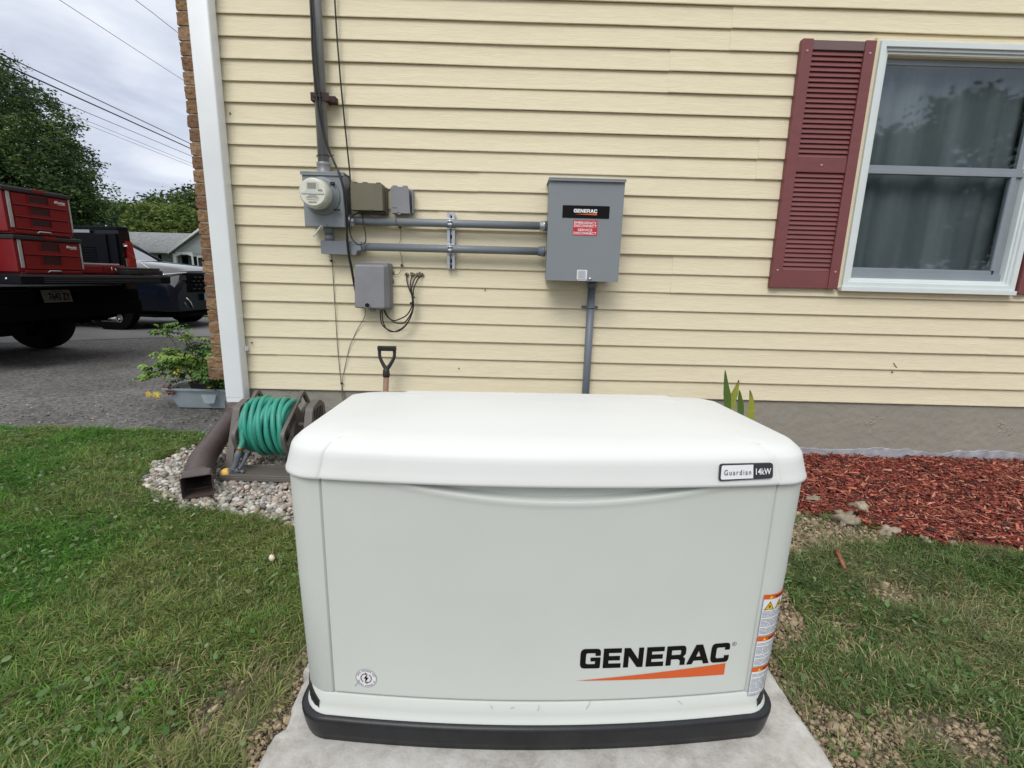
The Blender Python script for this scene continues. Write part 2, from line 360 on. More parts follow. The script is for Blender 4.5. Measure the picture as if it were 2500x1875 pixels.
# ============================================================ HOUSE WALL
S = .1016
house = thing('house', 'cream vinyl sided house with grey concrete foundation and maroon shuttered window', 'house', (0, 0, G0))
zt = 30
XL, XR = -1.63, 7.0
seams = {0: [-1.34, 2.40, 5.9], 1: [-1.03, 2.75, 6.0], 2: [-1.03+.3, 3.4], 3: [.9, 4.6], 4: [-.4, 3.3], 5: [-.185, 3.5], 6: [1.3, 4.9], 7: [-.9, 3.9], 8: [.789, 4.4], 9: [1.088, 4.8], 10: [-.6, 3.3], 11: [2.2, 5.0], 12: [.2, 3.7], 13: [1.5, 5], 14: [-.2, 3.2]}
sid = MB()
for n in range(zt):
    k = n//2; sm = [XL]+seams.get(k, [1.0])+[XR]; segs = [(sm[i], sm[i+1], i % 2, i < len(sm)-2) for i in range(len(sm)-1)]
    if 7 <= n <= 17:
        cut = []
        for a, b, o_, lp in segs:
            if a < 1.86: cut.append((a, min(b, 1.86), o_, lp and b < 1.86))
            if b > 2.79: cut.append((max(a, 2.79), b, o_, lp))
        segs = cut
    for a, b, odd, lp in segs:
        xs = np.linspace(a, b+(.012 if lp else 0), max(3, int((b-a)/.12)+2))
        oy = -.0030*odd; zo = .0010*odd+.0006*(rnd.random()-.5)
        wz = .0013*(vnoise(xs*1.7+11*k, np.full(len(xs), 5.1*k+.4*n))-.5)*2
        wy = .0022*(vnoise(xs*1.1+7*k, np.full(len(xs), 9.3*n))-.5)*2
        prof = [(.016, .0035), (.0035, .0015), (.0006, .0), (-.0012, .0018), (-.0012, .006), (.0015, .022), (.0065, .06), (.0125, S+.0015)]
        if n == 0: prof = [(.016, -.001)]+prof[1:]
        rings = []
        for yy, zz in prof:
            rings.append([(x, yy+oy+(wyi if zz < .09 else 0), n*S+zz+zo+(wzi if zz < .09 else 0)) for x, wyi, wzi in zip(xs, wy, wz)])
        sid.loft(rings, close=False, cap0=False, cap1=False, smooth=False)
        if odd:
            for e_i in (0, -1):
                col_ = [r_[e_i] for r_ in rings[1:]]; sid.loft([col_, [(p_[0], p_[1]+.0042, p_[2]) for p_ in col_]], close=False, cap0=False, cap1=False, smooth=False)
sid.box(XL, XR, .017, .10, .01, .7105); sid.box(XL, XR, .017, .10, 1.829, zt*S); sid.box(XL, 1.86, .017, .10, .7105, 1.829); sid.box(2.79, XR, .017, .10, .7105, 1.829)
sid.build('siding', siding_m, house, fixn=False)
# bare strip of unpainted/scraped concrete along the foot of the foundation
strip = MB(); xs = np.linspace(.7, 6.9, 420)
top = G0+.030+.055*fbm(xs*3.5, xs*0, 5)*1.2-.012+.010*(vnoise(xs*60, xs*0)-.5)
strip.loft([[(x, .0085, G0-.05) for x in xs], [(x, .0085, z) for x, z in zip(xs, top)], [(x, .0118, z+.003) for x, z in zip(xs, top)]], close=False, cap0=False, cap1=False, smooth=False)
strip.build('bare_concrete_strip', mat('bare concrete', s2l((158, 158, 165)), rough=.9, var=.32, vs=16, bump=.8, bs=60, bdist=.005), house)
# pits and patches of rough cement
pt = MB(True); pt.box(-1.62, XR, .012, .25, G0-.5, .006)
for (cx, cz) in [(2.95, -.16), (2.16, -.12), (4.4, -.2)]:
    a_ = cx; b_ = cz; pts = []
    for i in range(9): pts.append((a_, .0125, b_)); a_ += rnd.gauss(-.004, .008); b_ -= .018
    pt.tube(pts, .0012, 5)
for (cx, cz, s_) in [(2.18, -.12, .05), (2.98, -.16, .045), (1.32, -.1, .04), (2.95, -.11, .02), (3.6, -.13, .05), (4.3, -.15, .04), (-1.29, -.03, .02), (-1.05, -.12, .025)]:
    for i in range(16):
        a, b = rnd.gauss(0, s_*.6), rnd.gauss(0, s_*.45); r = rnd.uniform(.003, .009)
        if cz+b > -.01 or (cx < 0 and cz+b < -.28): continue
        pt.lathe((cx+a, .0125, cz+b), (0, -1, 0), [(r, -.002), (r*.8, .0015), (r*.3, .0028)], 7)
for i in range(130):
    x = rnd.uniform(1.1, 6); z = rnd.uniform(-.27, -.015); r = rnd.uniform(.0015, .005)
    pt.lathe((x, .0125, z), (0, -1, 0), [(r, -.002), (r*.8, .001), (r*.3, .002)], 6)
pt.build('foundation', found_m, house)
# brick return at the left corner
brick_m = mat('rock face brick', (1, 1, 1), rough=.9, var=.22, vs=45, bump=1, bs=55, bdist=.012, attr='Col', spec=.15)
mortar_m = mat('mortar', s2l((158, 144, 124)), rough=.95, var=.08, vs=30, bump=.6, bs=100)
bk = MB(); cols = []; pal = [s2l(c) for c in [(140, 114, 88), (130, 104, 80), (138, 110, 84), (124, 96, 76), (146, 120, 96), (120, 94, 76)]]
z = .048; i = 0
while z < 3.0:
    xl = -1.712+rnd.uniform(-.0018, .0018)-(.03 if i < 2 else 0); h = .0575
    nx, nz = 6, 4; c = pal[rnd.randrange(6)]
    for yy, L_ in ((0.0, .088), ):
        bm = bmesh.new(); bmesh.ops.create_cube(bm, size=1)
        for v in bm.verts: v.co = Vector(((xl-1.60)/2+v.co.x*(-1.60-xl), .012+.045+v.co.y*.09, z+h/2+v.co.z*h))
        bmesh.ops.subdivide_edges(bm, edges=bm.edges[:], cuts=5, use_grid_fill=True)
        for v in bm.verts:
            q = fbm(v.co.x*60+i*9, v.co.z*60+v.co.y*40, 3)-.5
            v.co.y += q*.014; v.co.x += (fbm(v.co.z*70+i*5, v.co.y*50, 2)-.5)*.004*(1 if v.co.x < -1.68 else 0)
        bm.verts.index_update(); bk.add([v.co[:] for v in bm.verts], [[v.index for v in f_.verts] for f_ in bm.faces], False)
        cols += [c]*len(bm.verts); bm.free()
    z += .0677; i += 1
bk.build('brick_veneer', brick_m, house, col=np.array(cols))
mo = MB(); mo.box(-1.704, -1.60, .017, .10, .05, 3.0); mo.box(-1.734, -1.60, .02, .10, .046, .175); mo.build('mortar', mortar_m, house)
# brick front facade running back from the corner (bonded brick texture)
fb = bpy.data.materials.new('brick facade'); fb.use_nodes = True; t = fb.node_tree
bt = t.nodes.new('ShaderNodeTexBrick'); bt.inputs['Scale'].default_value = 1; bt.inputs['Brick Width'].default_value = .2; bt.inputs['Row Height'].default_value = .0677; bt.inputs['Mortar Size'].default_value = .006
bt.inputs['Color1'].default_value = (*s2l((146, 108, 70)), 1); bt.inputs['Color2'].default_value = (*s2l((116, 74, 50)), 1); bt.inputs['Mortar'].default_value = (*s2l((158, 144, 124)), 1)
tc2 = t.nodes.new('ShaderNodeTexCoord'); mp2 = t.nodes.new('ShaderNodeMapping'); mp2.inputs['Rotation'].default_value = (R(90), 0, R(90))
sx = t.nodes.new('ShaderNodeSeparateXYZ'); cx_ = t.nodes.new('ShaderNodeCombineXYZ'); t.links.new(tc2.outputs['Object'], sx.inputs[0]); t.links.new(sx.outputs[1], cx_.inputs[0]); t.links.new(sx.outputs[2], cx_.inputs[1])
t.links.new(cx_.outputs[0], bt.inputs['Vector']); t.links.new(bt.outputs[0], t.nodes['Principled BSDF'].inputs['Base Color']); t.nodes['Principled BSDF'].inputs['Roughness'].default_value = .9
fw = MB(); fw.box(-1.702, -1.6, .104, 9, .05, 3.0); fw.build('brick_facade', fb, house)
fd = MB(); fd.box(-1.665, -1.622, .03, 9, G0-.5, .044, 0); fd.build('side_foundation', mat('rough concrete', s2l((150, 144, 130)), rough=.95, var=.2, vs=25, bump=1, bs=60, bdist=.01), house)
# nail heads and small marks on the siding
nm = MB()
for x, z in [(-1.48, 1.47), (-1.47, .27), (-.845, .665), (-.82, .53), (-.14, .60), (-.285, .15), (2.235, .19)]:
    nm.cyl((x, -.004, z), (x, .004, z), .0035, 8)
nm.tube([(2.23, -.003, .245), (2.245, -.004, .225), (2.255, -.003, .218)], .0018, 5)
nm.build('nail_mark', rust_m, house)

# ---- window
win = thing('tmp', '', '') if False else None
wf = MB()
def frame(mb, x0, x1, z0, z1, w_, y0, y1, bev=.002, wb=None):
    wb = wb or w_
    mb.box(x0, x0+w_, y0, y1, z0, z1, bev); mb.box(x1-w_, x1, y0, y1, z0, z1, bev)
    mb.box(x0+w_, x1-w_, y0+.0005, y1, z1-w_, z1-.0004, bev); mb.box(x0+w_, x1-w_, y0+.0005, y1, z0+.0004, z0+wb, bev)
frame(wf, 1.842, 2.806, .668, 1.887, .028, -.030, .03)
frame(wf, 1.870, 2.778, .694, 1.859, .014, -.018, .03)
frame(wf, 1.884, 2.764, .706, 1.845, .012, -.008, .05)
wf.box(1.834, 2.812, -.040, .03, .645, .668, .002)
win = wf.build('window', winframe_m, house)
bd = MB(); bd.box(1.824, 1.8415, -.016, .01, .66, 1.905); bd.box(1.8415, 2.82, -.016, .01, 1.8875, 1.905); bd.box(2.8065, 2.82, -.016, .01, .66, 1.887); bd.build('trim_channel', siding_m, win)
us = MB(); us.box(1.896, 2.752, .012, .04, 1.268, 1.290, .002); us.box(1.896, 2.752, .020, .05, 1.290, 1.312, .002); us.box(1.896, 2.752, .03, .05, 1.80, 1.833, .002)
us.box(1.8965, 1.906, .03, .05, 1.312, 1.80); us.box(2.722, 2.7515, .03, .05, 1.312, 1.80); us.build('upper_sash', screen_m, win)
ls = MB(); ls.box(1.896, 2.752, .012, .04, .718, .755, .002); ls.box(1.896, 2.70, .018, .046, .755, .776, .002); ls.box(2.690, 2.716, .012, .04, .776, 1.268, .002); ls.box(2.7165, 2.7515, .024, .05, .755, 1.268, .002); ls.box(1.8965, 1.906, .012, .04, .755, 1.268)
ls.build('lower_sash', screen_m, win)
gm = bpy.data.materials.new('window glass'); gm.use_nodes = True; t = gm.node_tree; t.nodes.remove(t.nodes['Principled BSDF'])
o_ = t.nodes['Material Output']; tr = t.nodes.new('ShaderNodeBsdfTransparent'); tr.inputs[0].default_value = (.80, .83, .84, 1); gl = t.nodes.new('ShaderNodeBsdfGlossy'); gl.inputs['Roughness'].default_value = .03
gl.inputs[0].default_value = (.85, .92, .95, 1)
lwn = t.nodes.new('ShaderNodeLayerWeight'); lwn.inputs[0].default_value = .5; pw_ = t.nodes.new('ShaderNodeMath'); pw_.operation = 'POWER'; pw_.inputs[1].default_value = 4.0
t.links.new(lwn.outputs['Facing'], pw_.inputs[0]); fr = t.nodes.new('ShaderNodeMath'); fr.operation = 'MULTIPLY_ADD'; fr.inputs[1].default_value = .9; fr.inputs[2].default_value = .065; t.links.new(pw_.outputs[0], fr.inputs[0]); mx = t.nodes.new('ShaderNodeMixShader')
tcg = t.nodes.new('ShaderNodeTexCoord'); ng = t.nodes.new('ShaderNodeTexNoise'); ng.inputs['Scale'].default_value = 2.5; t.links.new(tcg.outputs['Object'], ng.inputs['Vector'])
bg_ = t.nodes.new('ShaderNodeBump'); bg_.inputs['Distance'].default_value = .003; bg_.inputs['Strength'].default_value = .3; t.links.new(ng.outputs[0], bg_.inputs['Height']); t.links.new(bg_.outputs[0], gl.inputs['Normal'])
t.links.new(fr.outputs[0], mx.inputs[0]); t.links.new(tr.outputs[0], mx.inputs[1]); t.links.new(gl.outputs[0], mx.inputs[2]); t.links.new(mx.outputs[0], o_.inputs[0])
gp = MB(); gp.box(1.9062, 2.7218, .034, .037, 1.3125, 1.7995); gp.build('upper_pane', gm, win)
gp = MB(); gp.box(1.9062, 2.6898, .022, .025, .7765, 1.2675); gp.build('lower_pane', gm, win)
# room side: curtain with folds and dark room
xs = np.linspace(1.88, 2.76, 160)
cy = .11+.008*np.sin(xs*34+1.5*np.sin(xs*9))+.005*np.sin(xs*61+2)
cu = MB(True); cu.loft([[(x, y, .70) for x, y in zip(xs, cy)], [(x, y*.98, 1.2) for x, y in zip(xs, cy)], [(x, y, 1.84) for x, y in zip(xs, cy)]], close=False, cap0=False, cap1=False)
cm = bpy.data.materials.new('sheer curtain'); cm.use_nodes = True; t = cm.node_tree; b_ = t.nodes['Principled BSDF']
tcc = t.nodes.new('ShaderNodeTexCoord'); mpc = t.nodes.new('ShaderNodeMapping'); mpc.inputs['Scale'].default_value = (5.5, 0, .35); t.links.new(tcc.outputs['Object'], mpc.inputs[0])
nc = t.nodes.new('ShaderNodeTexNoise'); nc.inputs['Scale'].default_value = 1.4; nc.inputs['Detail'].default_value = 3; t.links.new(mpc.outputs[0], nc.inputs['Vector'])
rc = t.nodes.new('ShaderNodeValToRGB'); rc.color_ramp.elements[0].position = .38; rc.color_ramp.elements[0].color = (.19, .212, .224, 1); rc.color_ramp.elements[1].position = .68; rc.color_ramp.elements[1].color = (.32, .345, .36, 1)
t.links.new(nc.outputs[0], rc.inputs[0]); t.links.new(rc.outputs[0], b_.inputs['Base Color']); b_.inputs['Roughness'].default_value = .9
cu.build('curtain', cm, win, fixn=False)
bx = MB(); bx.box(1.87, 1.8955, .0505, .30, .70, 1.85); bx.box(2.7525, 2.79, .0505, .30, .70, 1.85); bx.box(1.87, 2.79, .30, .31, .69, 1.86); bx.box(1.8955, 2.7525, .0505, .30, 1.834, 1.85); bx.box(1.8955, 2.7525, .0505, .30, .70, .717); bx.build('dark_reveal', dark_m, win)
# cut-out behind the glass: the wall sheathing stands behind, so the reveal sits inside it
# ---- shutters
def shutter(x0, x1):
    sh = MB(); w_ = .055
    for a, b in ((x0, x0+w_), (x1-w_, x1)): sh.box(a, b, -.034, .0, .654, 1.882, .003)
    o = sh.build('shutter', shut_m, house)
    q = MB(); q.box(x0+w_+.0005, x1-w_-.0005, -.029, .0, 1.835, 1.878, .002); tr_ = q.build('top_rail', shut2_m, o)
    q = MB(); q.box(x0+w_+.0005, x1-w_-.0005, -.029, .0, 1.256, 1.326, .003); q.box(x0+w_+.0005, x1-w_-.0005, -.029, .0, .656, .747, .002); q.build('rail', shut_m, o)
    q = MB()
    for za, zb, n in ((.7475, 1.2555, 21), (1.3265, 1.8345, 21)):
        p = (zb-za)/n
        for i in range(n):
            z = za+i*p
            q.add([(x, y, zz) for x in (x0+w_+.001, x1-w_-.001) for y, zz in ((-.0265, z+.0020), (-.0255, z), (-.0155, z+p*.86), (-.0155, z+p*.95), (-.0170, z+p*.92))], [(0, 1, 6, 5), (0, 5, 9, 4), (4, 9, 8, 3), (1, 2, 7, 6), (2, 3, 8, 7), (0, 4, 3, 2, 1), (5, 6, 7, 8, 9)], False)
    q.box(x0+w_, x1-w_, -.010, .0, .7475, 1.2555); q.box(x0+w_, x1-w_, -.010, .0, 1.3265, 1.8345)
    q.build('louvres', shut_m, o)
    q = MB(True)
    for x, z in ((x0+.027, 1.825), (x1-.027, 1.822), (x0+.027, .748), (x1-.027, .746), ((x0+x1)/2, 1.292)):
        q.lathe((x, -.0335 if abs(x-(x0+x1)/2) > .05 else -.0285, z), (0, -1, 0), [(.0065, 0), (.006, .002), (.003, .004)], 10)
    q.build('screw', mat('pink screw cap', s2l((190, 140, 140)), rough=.5) if x0 < 2 else bpy.data.materials['pink screw cap'], o)
shutter(1.441, 1.815); shutter(2.825, 3.199)

# ============================================================ DOWNSPOUT
dsp = thing('downspout', 'white aluminium downspout at the brick corner of the house', 'downspout', (-1.552, -.06, -.07))
d = MB()
prof = rpoly([(-.054, .036, .004), (-.054, -.034, .008), (.0, -.034), (.02, -.034, .006), (.054, -.034+.018, .006), (.054, .036, .004)], 3)
prof = rpoly([(-.052, .036, .006), (-.052, -.036, .010), (.052, -.036, .010), (.052, .036, .006)], 4)
rings = []
for z, s_ in [(-.035, 1), (0, 1), (.02, 1.0), (.6, 1), (1.2, 1), (3.0, 1)]: rings.append([(-1.552+a*s_, -.045+b*s_, z) for a, b in prof])
d.loft(rings, cap0=False, smooth=True)
crimp = []
for i in range(13):
    z = -.035-.035*i/12; k_ = 1-.03*(i % 2)-.02
    crimp.append([(-1.552+a*k_, -.045+b*k_, z) for a, b in prof])
body = d.build('pipe', whitemetal, dsp)
c_ = MB(); c_.loft(crimp[::-1], cap0=False, cap1=False, smooth=False); c_.build('crimped_end', whitemetal, dsp)
b2 = MB(); b2.box(-1.4995, -1.488, -.03, .0, .225, .25, .002); b2.build('strap', whitemetal, dsp)
# brown flexible extension
ext_m = mat('brown vinyl', s2l((76, 66, 64)), rough=.40, var=.16, vs=14)
ex = thing('downspout_extension', 'brown ribbed flexible drain extension leading from downspout onto pebbles', 'drain pipe', (-1.50, -.4, G0))
path = catmull([Vector(p) for p in [(-1.552, -.055, -.10), (-1.552, -.10, -.135), (-1.555, -.2, -.185), (-1.548, -.34, -.235), (-1.52, -.47, -.262), (-1.468, -.585, -.278), (-1.43, -.655, -.285)]], 44)
e1 = MB(True); rings = []; nseg = 36
a = Vector((1, 0, 0))
for i, p in enumerate(path):
    t_ = (path[min(i+1, len(path)-1)]-path[max(i-1, 0)]).normalized(); a = (a-t_*a.dot(t_)).normalized(); b = t_.cross(a)
    u = i/(len(path)-1)
    sq = 1-min(1, u/.10) if u < .10 else (max(0, (u-.90)/.10))   # square at both ends
    r = .052*(1+.10*math.exp(-((u-.74)/.14)**2))*(1+.030*math.sin(i*math.pi/4)*(1-sq)*(2.0 if .15 < u < .21 else (1.3 if u > .5 else .45)))
    ring = []
    for k in range(nseg):
        th = 2*math.pi*k/nseg; cx, cy2 = math.cos(th), math.sin(th); m_ = max(abs(cx), abs(cy2)); q = 1/m_
        hx = .060*q if True else 0
        rr_x = r*(1-sq)+sq*min(.056*q, .070); 
        ring.append(p+a*cx*rr_x+b*cy2*(r*(1-sq)+sq*min(.046*q, .062)))
    rings.append(ring)
e1.loft(rings, cap0=False, cap1=False)
tube_o = e1.build('ribbed_tube', ext_m, ex)
md = tube_o.modifiers.new('s', 'SOLIDIFY'); md.thickness = .003; md.offset = -1
# square mouth flare
tdir = (path[-1]-path[-3]).normalized(); sidev = Vector((tdir.y, -tdir.x, 0)).normalized(); sidev = -sidev if sidev.x < 0 else sidev; upv = sidev.cross(tdir); upv = upv if upv.z > 0 else -upv
mo_ = MB(); rings = []
for h, sx_, sz_ in [(-.012, .0545, .047), (.0, .060, .052), (.02, .060, .052), (.055, .058, .050), (.075, .063, .054)]:
    rings.append([path[-1]+tdir*h+sidev*p_[0]+upv*p_[1] for p_ in rpoly([(-sx_, -sz_, .012), (sx_, -sz_, .012), (sx_, sz_, .012), (-sx_, sz_, .012)], 4)])
mo_.loft(rings, cap0=False, cap1=False, smooth=False); mo = mo_.build('square_mouth', ext_m, ex); md = mo.modifiers.new('s', 'SOLIDIFY'); md.thickness = .003; md.offset = -1
co_ = MB(); rings = [[(-1.552+a_*1.12, -.045+b_*1.15-max(0, (-.06-z))*.1, z) for a_, b_ in prof] for z in (-.062, -.075, -.115)]; co_.loft(rings, cap0=False, cap1=False, smooth=False); co_.build('square_collar', ext_m, ex)

# ============================================================ METER, BOXES, PIPES
mast = thing('service_mast', 'tall weathered galvanised service pipe rising above the electric meter', 'conduit', (-.99, -.04, 1.17))
q = MB(); q.tube([(-.990, -.045, 1.17), (-.990, -.045, 3.0)], .0285, 24); q.build('pipe', galv_m, mast)
q = MB(); q.lathe((-.990, -.045, 1.17), (0, 0, 1), [(.042, 0), (.042, .008), (.034, .012), (.034, .045), (.036, .05), (.036, .062), (.030, .064)], 24); q.build('hub_coupling', galv_m, mast)
q = MB(); q.box(-1.026, -.935, -.079, -.0755, 1.518, 1.556, .001); q.box(-1.028, -1.0215, -.078, .0, 1.518, 1.556, .001); q.box(-.958, -.952, -.078, .0, 1.518, 1.556, .001)
q.tube([(-.99+.036*math.cos(t_), -.045-.034*math.sin(t_), 1.537) for t_ in np.linspace(0, math.pi, 14)], .0085, 6); q.box(-.950, -.915, -.045, .0, 1.522, 1.552, .002); q.build('pipe_bracket', rust_m, mast)

mtr = thing('electric_meter', 'grey electric meter box with round glass meter below the service mast', 'electric meter', (-.975, 0, .90))
q = MB(); q.prism([(-1.078, .905), (-.868, .905), (-.868, 1.166), (-1.078, 1.166)], -.118, -.012); q.build('housing', grey2_m, mtr)
q = MB(); q.box(-1.084, -.862, -.128, -.008, 1.1665, 1.1745, .002); q.box(-1.084, -.862, -.128, -.1255, 1.156, 1.1665); q.build('rain_lid', grey2_m, mtr)
q = MB(); q.box(-1.074, -.872, -.1205, -.1185, .907, 1.154, 0); q.build('cover_plate', grey2_m, mtr)
mc = (-.98, -.1205, 1.056)
q = MB(); q.lathe(mc, (0, -1, 0), [(.094, -.001), (.094, .006), (.090, .012), (.082, .013), (.080, .028), (.078, .03)], 40); q.build('socket_ring', grey2_m, mtr)
q = MB(); q.lathe((-.982, -.1505, 1.056), (0, -1, 0), [(.0755, -.001), (.0755, .05), (.072, .06), (.069, .084), (.062, .090)], 44); gl_ = q.build('meter_cover', glassdome_m, mtr)
fy = -.2412
q = MB(); q.flat([[(-.982+.062*math.cos(a_), 1.056+.062*math.sin(a_)) for a_ in np.linspace(0, 2*math.pi, 40)[:-1]]], lambda a_, b_: (a_, fy, b_)); q.build('dial_face', cream_m, gl_)
q = MB(); q.prism(rpoly([(-1.038, 1.056, .004), (-1.03, 1.056), (-1.012, 1.062, .004), (-1.01, 1.105, .006), (-.954, 1.105, .006), (-.952, 1.062, .004), (-.926, 1.056, .004), (-.926, 1.048, .003), (-1.038, 1.048, .003)], 3), fy-.004, fy-.0005); q.build('display_bezel', glassdome_m, gl_)
q = MB(); q.box(-1.004, -.962, fy-.0052, fy-.0042, 1.072, 1.099); q.build('display', lcd_m, gl_)
q = MB()
for i, (za, l0, l1) in enumerate([(1.040, -1.00, -.966), (1.034, -1.01, -.955), (1.028, -1.015, -.95), (1.019, -1.012, -.955), (1.010, -1.004, -.964), (1.006, -1.004, -.964)]):
    x = l0
    while x < l1: w_ = rnd.uniform(.002, .007); q.box(x, min(x+w_, l1), fy-.0012, fy-.0002, za, za+.0028); x += w_+.0018
q.build('dial_print', greyink_m, gl_)
for x in (-.948, -.938): q = MB(); q.cyl((x, fy-.006, 1.066), (x, fy-.004, 1.066), .004, 10); q.build('dial_button', greyink_m, gl_)
q = MB(); q.box(-.925, -.905, -.156, -.135, 1.108, 1.122, .002); q.box(-.915, -.885, -.150, -.135, .985, .992); q.build('ring_clip', blackp_m, mtr)
q = MB(); q.box(-1.0, -.962, -.126, -.119, .905, .919, .003); q.cyl((-.985, -.13, .912), (-.985, -.119, .912), .007, 12); q.build('hasp', galv_m, mtr)
q = MB(); q.tube([(-.988, -.132, .908), (-1.0, -.136, .893), (-1.018, -.138, .868), (-1.03, -.138, .852)], [.004, .0045, .004, .003], 6); q.tube([(-.988, -.132, .908), (-.999, -.140, .9), (-.99, -.142, .885), (-.978, -.138, .9), (-.985, -.132, .908)], .0018, 5); q.build('zip_tie', cream_m, mtr)
q = MB(); q.lathe((-.976, -.06, .905), (0, 0, -1), [(.030, 0), (.030, .012), (.026, .014), (.026, .03)], 20); q.build('hub', grey2_m, mtr)
# offset box + lower horizontal pipe
def hpipe(name, label, z, x0, x1, y=-.055, r=.0208):
    th = thing(name, label, 'conduit', ((x0+x1)/2, y, z), group='horizontal grey pipes')
    q = MB(); q.tube([(x0, y, z), (x1, y, z)], r, 24); q.build('pipe', pvc_m, th); return th
p1 = hpipe('conduit_pipe', 'upper of two horizontal grey pipes between meter and transfer switch', .945, -.867, .19)
q = MB(); q.lathe((.150, -.055, .945), (1, 0, 0), [(.0215, 0), (.026, .002), (.026, .018), (.029, .019), (.029, .027), (.026, .028), (.026, .038)], 24); q.lathe((-.866, -.055, .945), (1, 0, 0), [(.03, 0), (.03, .010), (.025, .012), (.025, .03)], 20); q.build('fitting', zinc_m, p1)
p2 = hpipe('conduit_pipe', 'lower of two horizontal grey pipes, printed along its length', .8135, -.80, .183)
q = MB(); q.lathe((.146, -.055, .8135), (1, 0, 0), [(.0215, 0), (.0255, .002), (.0255, .02), (.028, .021), (.028, .038)], 24); q.build('fitting', pvc2_m, p2)
q = MB()
for xa, xb in ((-.80, -.41), (-.40, -.30), (-.2, .12)):
    x = xa
    while x < xb:
        w_ = rnd.uniform(.006, .02); s_ = 'ABCDEHKLNORSTUX'
        q.box(x, x+w_, -.0755+.0012, -.0735, .8195, .8235); x += w_+rnd.choice([.003, .003, .008])
q.build('pipe_print', greyink_m, p2)
eb = thing('offset_fitting', 'square grey offset box joining the meter stub to the lower pipe', 'junction box', (-.92, -.05, .768))
q = MB(); q.prism(rpoly([(-1.013, .770, .004), (-.829, .768, .004), (-.822, .79), (-.80, .793), (-.80, .834), (-.826, .834), (-.83, .838, .003), (-1.013, .838, .004)], 3), -.088, -.015); q.build('box_body', pvc_m, eb)
q = MB(); q.box(-.845, -.826, -.0905, -.0878, .82, .842, .002); q.lathe((-.806, -.055, .8135), (1, 0, 0), [(.025, 0), (.025, .022), (.022, .023)], 20); q.build('socket', pvc_m, eb)
q = MB(); q.lathe((-.976, -.055, .838), (0, 0, 1), [(.026, 0), (.026, .03), (.0225, .031), (.0225, .038)], 20); q.build('stub_pipe', pvc_m, eb)

# strut with clamps
st = thing('strut_channel', 'short vertical slotted zinc channel clamping both horizontal pipes', 'strut', (-.327, -.02, .709))
q = MB()
q.box(-.3475, -.3425, -.033, -.0015, .709, 1.003); q.box(-.3115, -.3065, -.033, -.0015, .709, 1.003)
q.box(-.3425, -.333, -.033, -.0305, .709, 1.003); q.box(-.321, -.3115, -.033, -.0305, .709, 1.003)
q.box(-.3425, -.3115, -.0045, -.0015, .709, 1.003); q.build('channel', zinc_m, st)
q = MB()
for z in (.98, .88, .752, .722): q.prism(rrect(-.3325, -.3215, z-.011, z+.011, .005), -.0062, -.0048)
q.build('slots', dark_m, st)
for z in (.945, .8135):
    q = MB()
    for xo in (-.3475, -.3145): q.box(xo, xo+.008, -.036, -.033, z-.03, z+.03)
    q.tube([(-.327, -.055+.0225*math.cos(t_)-.001, z+.0225*math.sin(t_)*1.0) for t_ in np.linspace(.5*math.pi, 1.5*math.pi, 14)], .003, 6)
    q.box(-.347, -.307, -.052, -.034, z+.0215, z+.0265, .001); q.box(-.347, -.307, -.058, -.034, z-.0285, z-.0225, .001)
    q.tube([(-.327, -.078, z-.034), (-.327, -.078, z+.03)], .0028, 6); q.box(-.337, -.317, -.086, -.068, z-.012, z-.003, .001); q.box(-.34, -.314, -.084, -.066, z+.008, z+.012, .001)
    q.build('pipe_clamp', zinc_m, st)

# olive, small grey, telephone boxes
ol = thing('utility_box', 'olive drab plastic utility box right beside the meter', 'utility box', (-.755, 0, .99))
q = MB(); q.prism(rpoly([(-.837, .995, .004), (-.672, .995, .004), (-.675, 1.128, .004), (-.835, 1.128, .004)], 3), -.108, -.035); q.build('cover', olive_m, ol)
q = MB(); q.box(-.829, -.668, -.0345, -.002, .985, 1.122, .003); q.build('base', olive_m, ol)
q = MB()
for x in (-.822, -.768, -.70): q.box(x-.012, x+.010, -.075, -.045, 1.1285, 1.138, .002)
q.box(-.785, -.783, -.07, -.05, 1.1285, 1.138); q.box(-.742, -.722, -.111, -.09, .989, .999, .002); q.box(-.70, -.676, -.09, -.04, .978, .9945, .002); q.build('hinge_lug', blackp_m, ol)
sg = thing('utility_box', 'small upright grey plastic box with two top lugs, right of the olive box', 'utility box', (-.59, 0, .985))
q = MB(); q.prism(rpoly([(-.640, .990, .004), (-.540, .989, .004), (-.545, 1.112, .006), (-.553, 1.121), (-.634, 1.121), (-.640, 1.113, .005)], 3), -.068, -.012); q.build('cover', tel_m, sg)
q = MB(); q.box(-.636, -.530, -.0118, -.002, .988, 1.118, .002); q.box(-.53, -.527, -.05, -.012, .995, 1.105); q.build('base', tel_m, sg)
q = MB()
for x in (-.622, -.568): q.box(x-.011, x+.012, -.055, -.02, 1.1212, 1.130, .002); q.box(x-.004, x+.004, -.0565, -.0551, 1.119, 1.127)
q.box(-.605, -.590, -.070, -.02, .982, .9895, .001); q.build('hinge_lug', tel_m, sg)
q = MB(); q.box(-.6035, -.597, -.070, -.0682, .989, .994); q.box(-.633, -.609, -.0688, -.0682, 1.014, 1.016); q.build('embossed_mark', dark_m, sg)
te = thing('telephone_box', 'larger grey telephone interface box with round hole at the bottom edge', 'utility box', (-.755, 0, .48))
q = MB()
r0 = rpoly([(-.838, .486, .01), (-.662, .486, .01), (-.660, .724, .01), (-.836, .724, .01)], 4); r1 = rpoly([(-.842, .488, .012), (-.679, .487, .012), (-.676, .716, .012), (-.836, .716, .012)], 4)
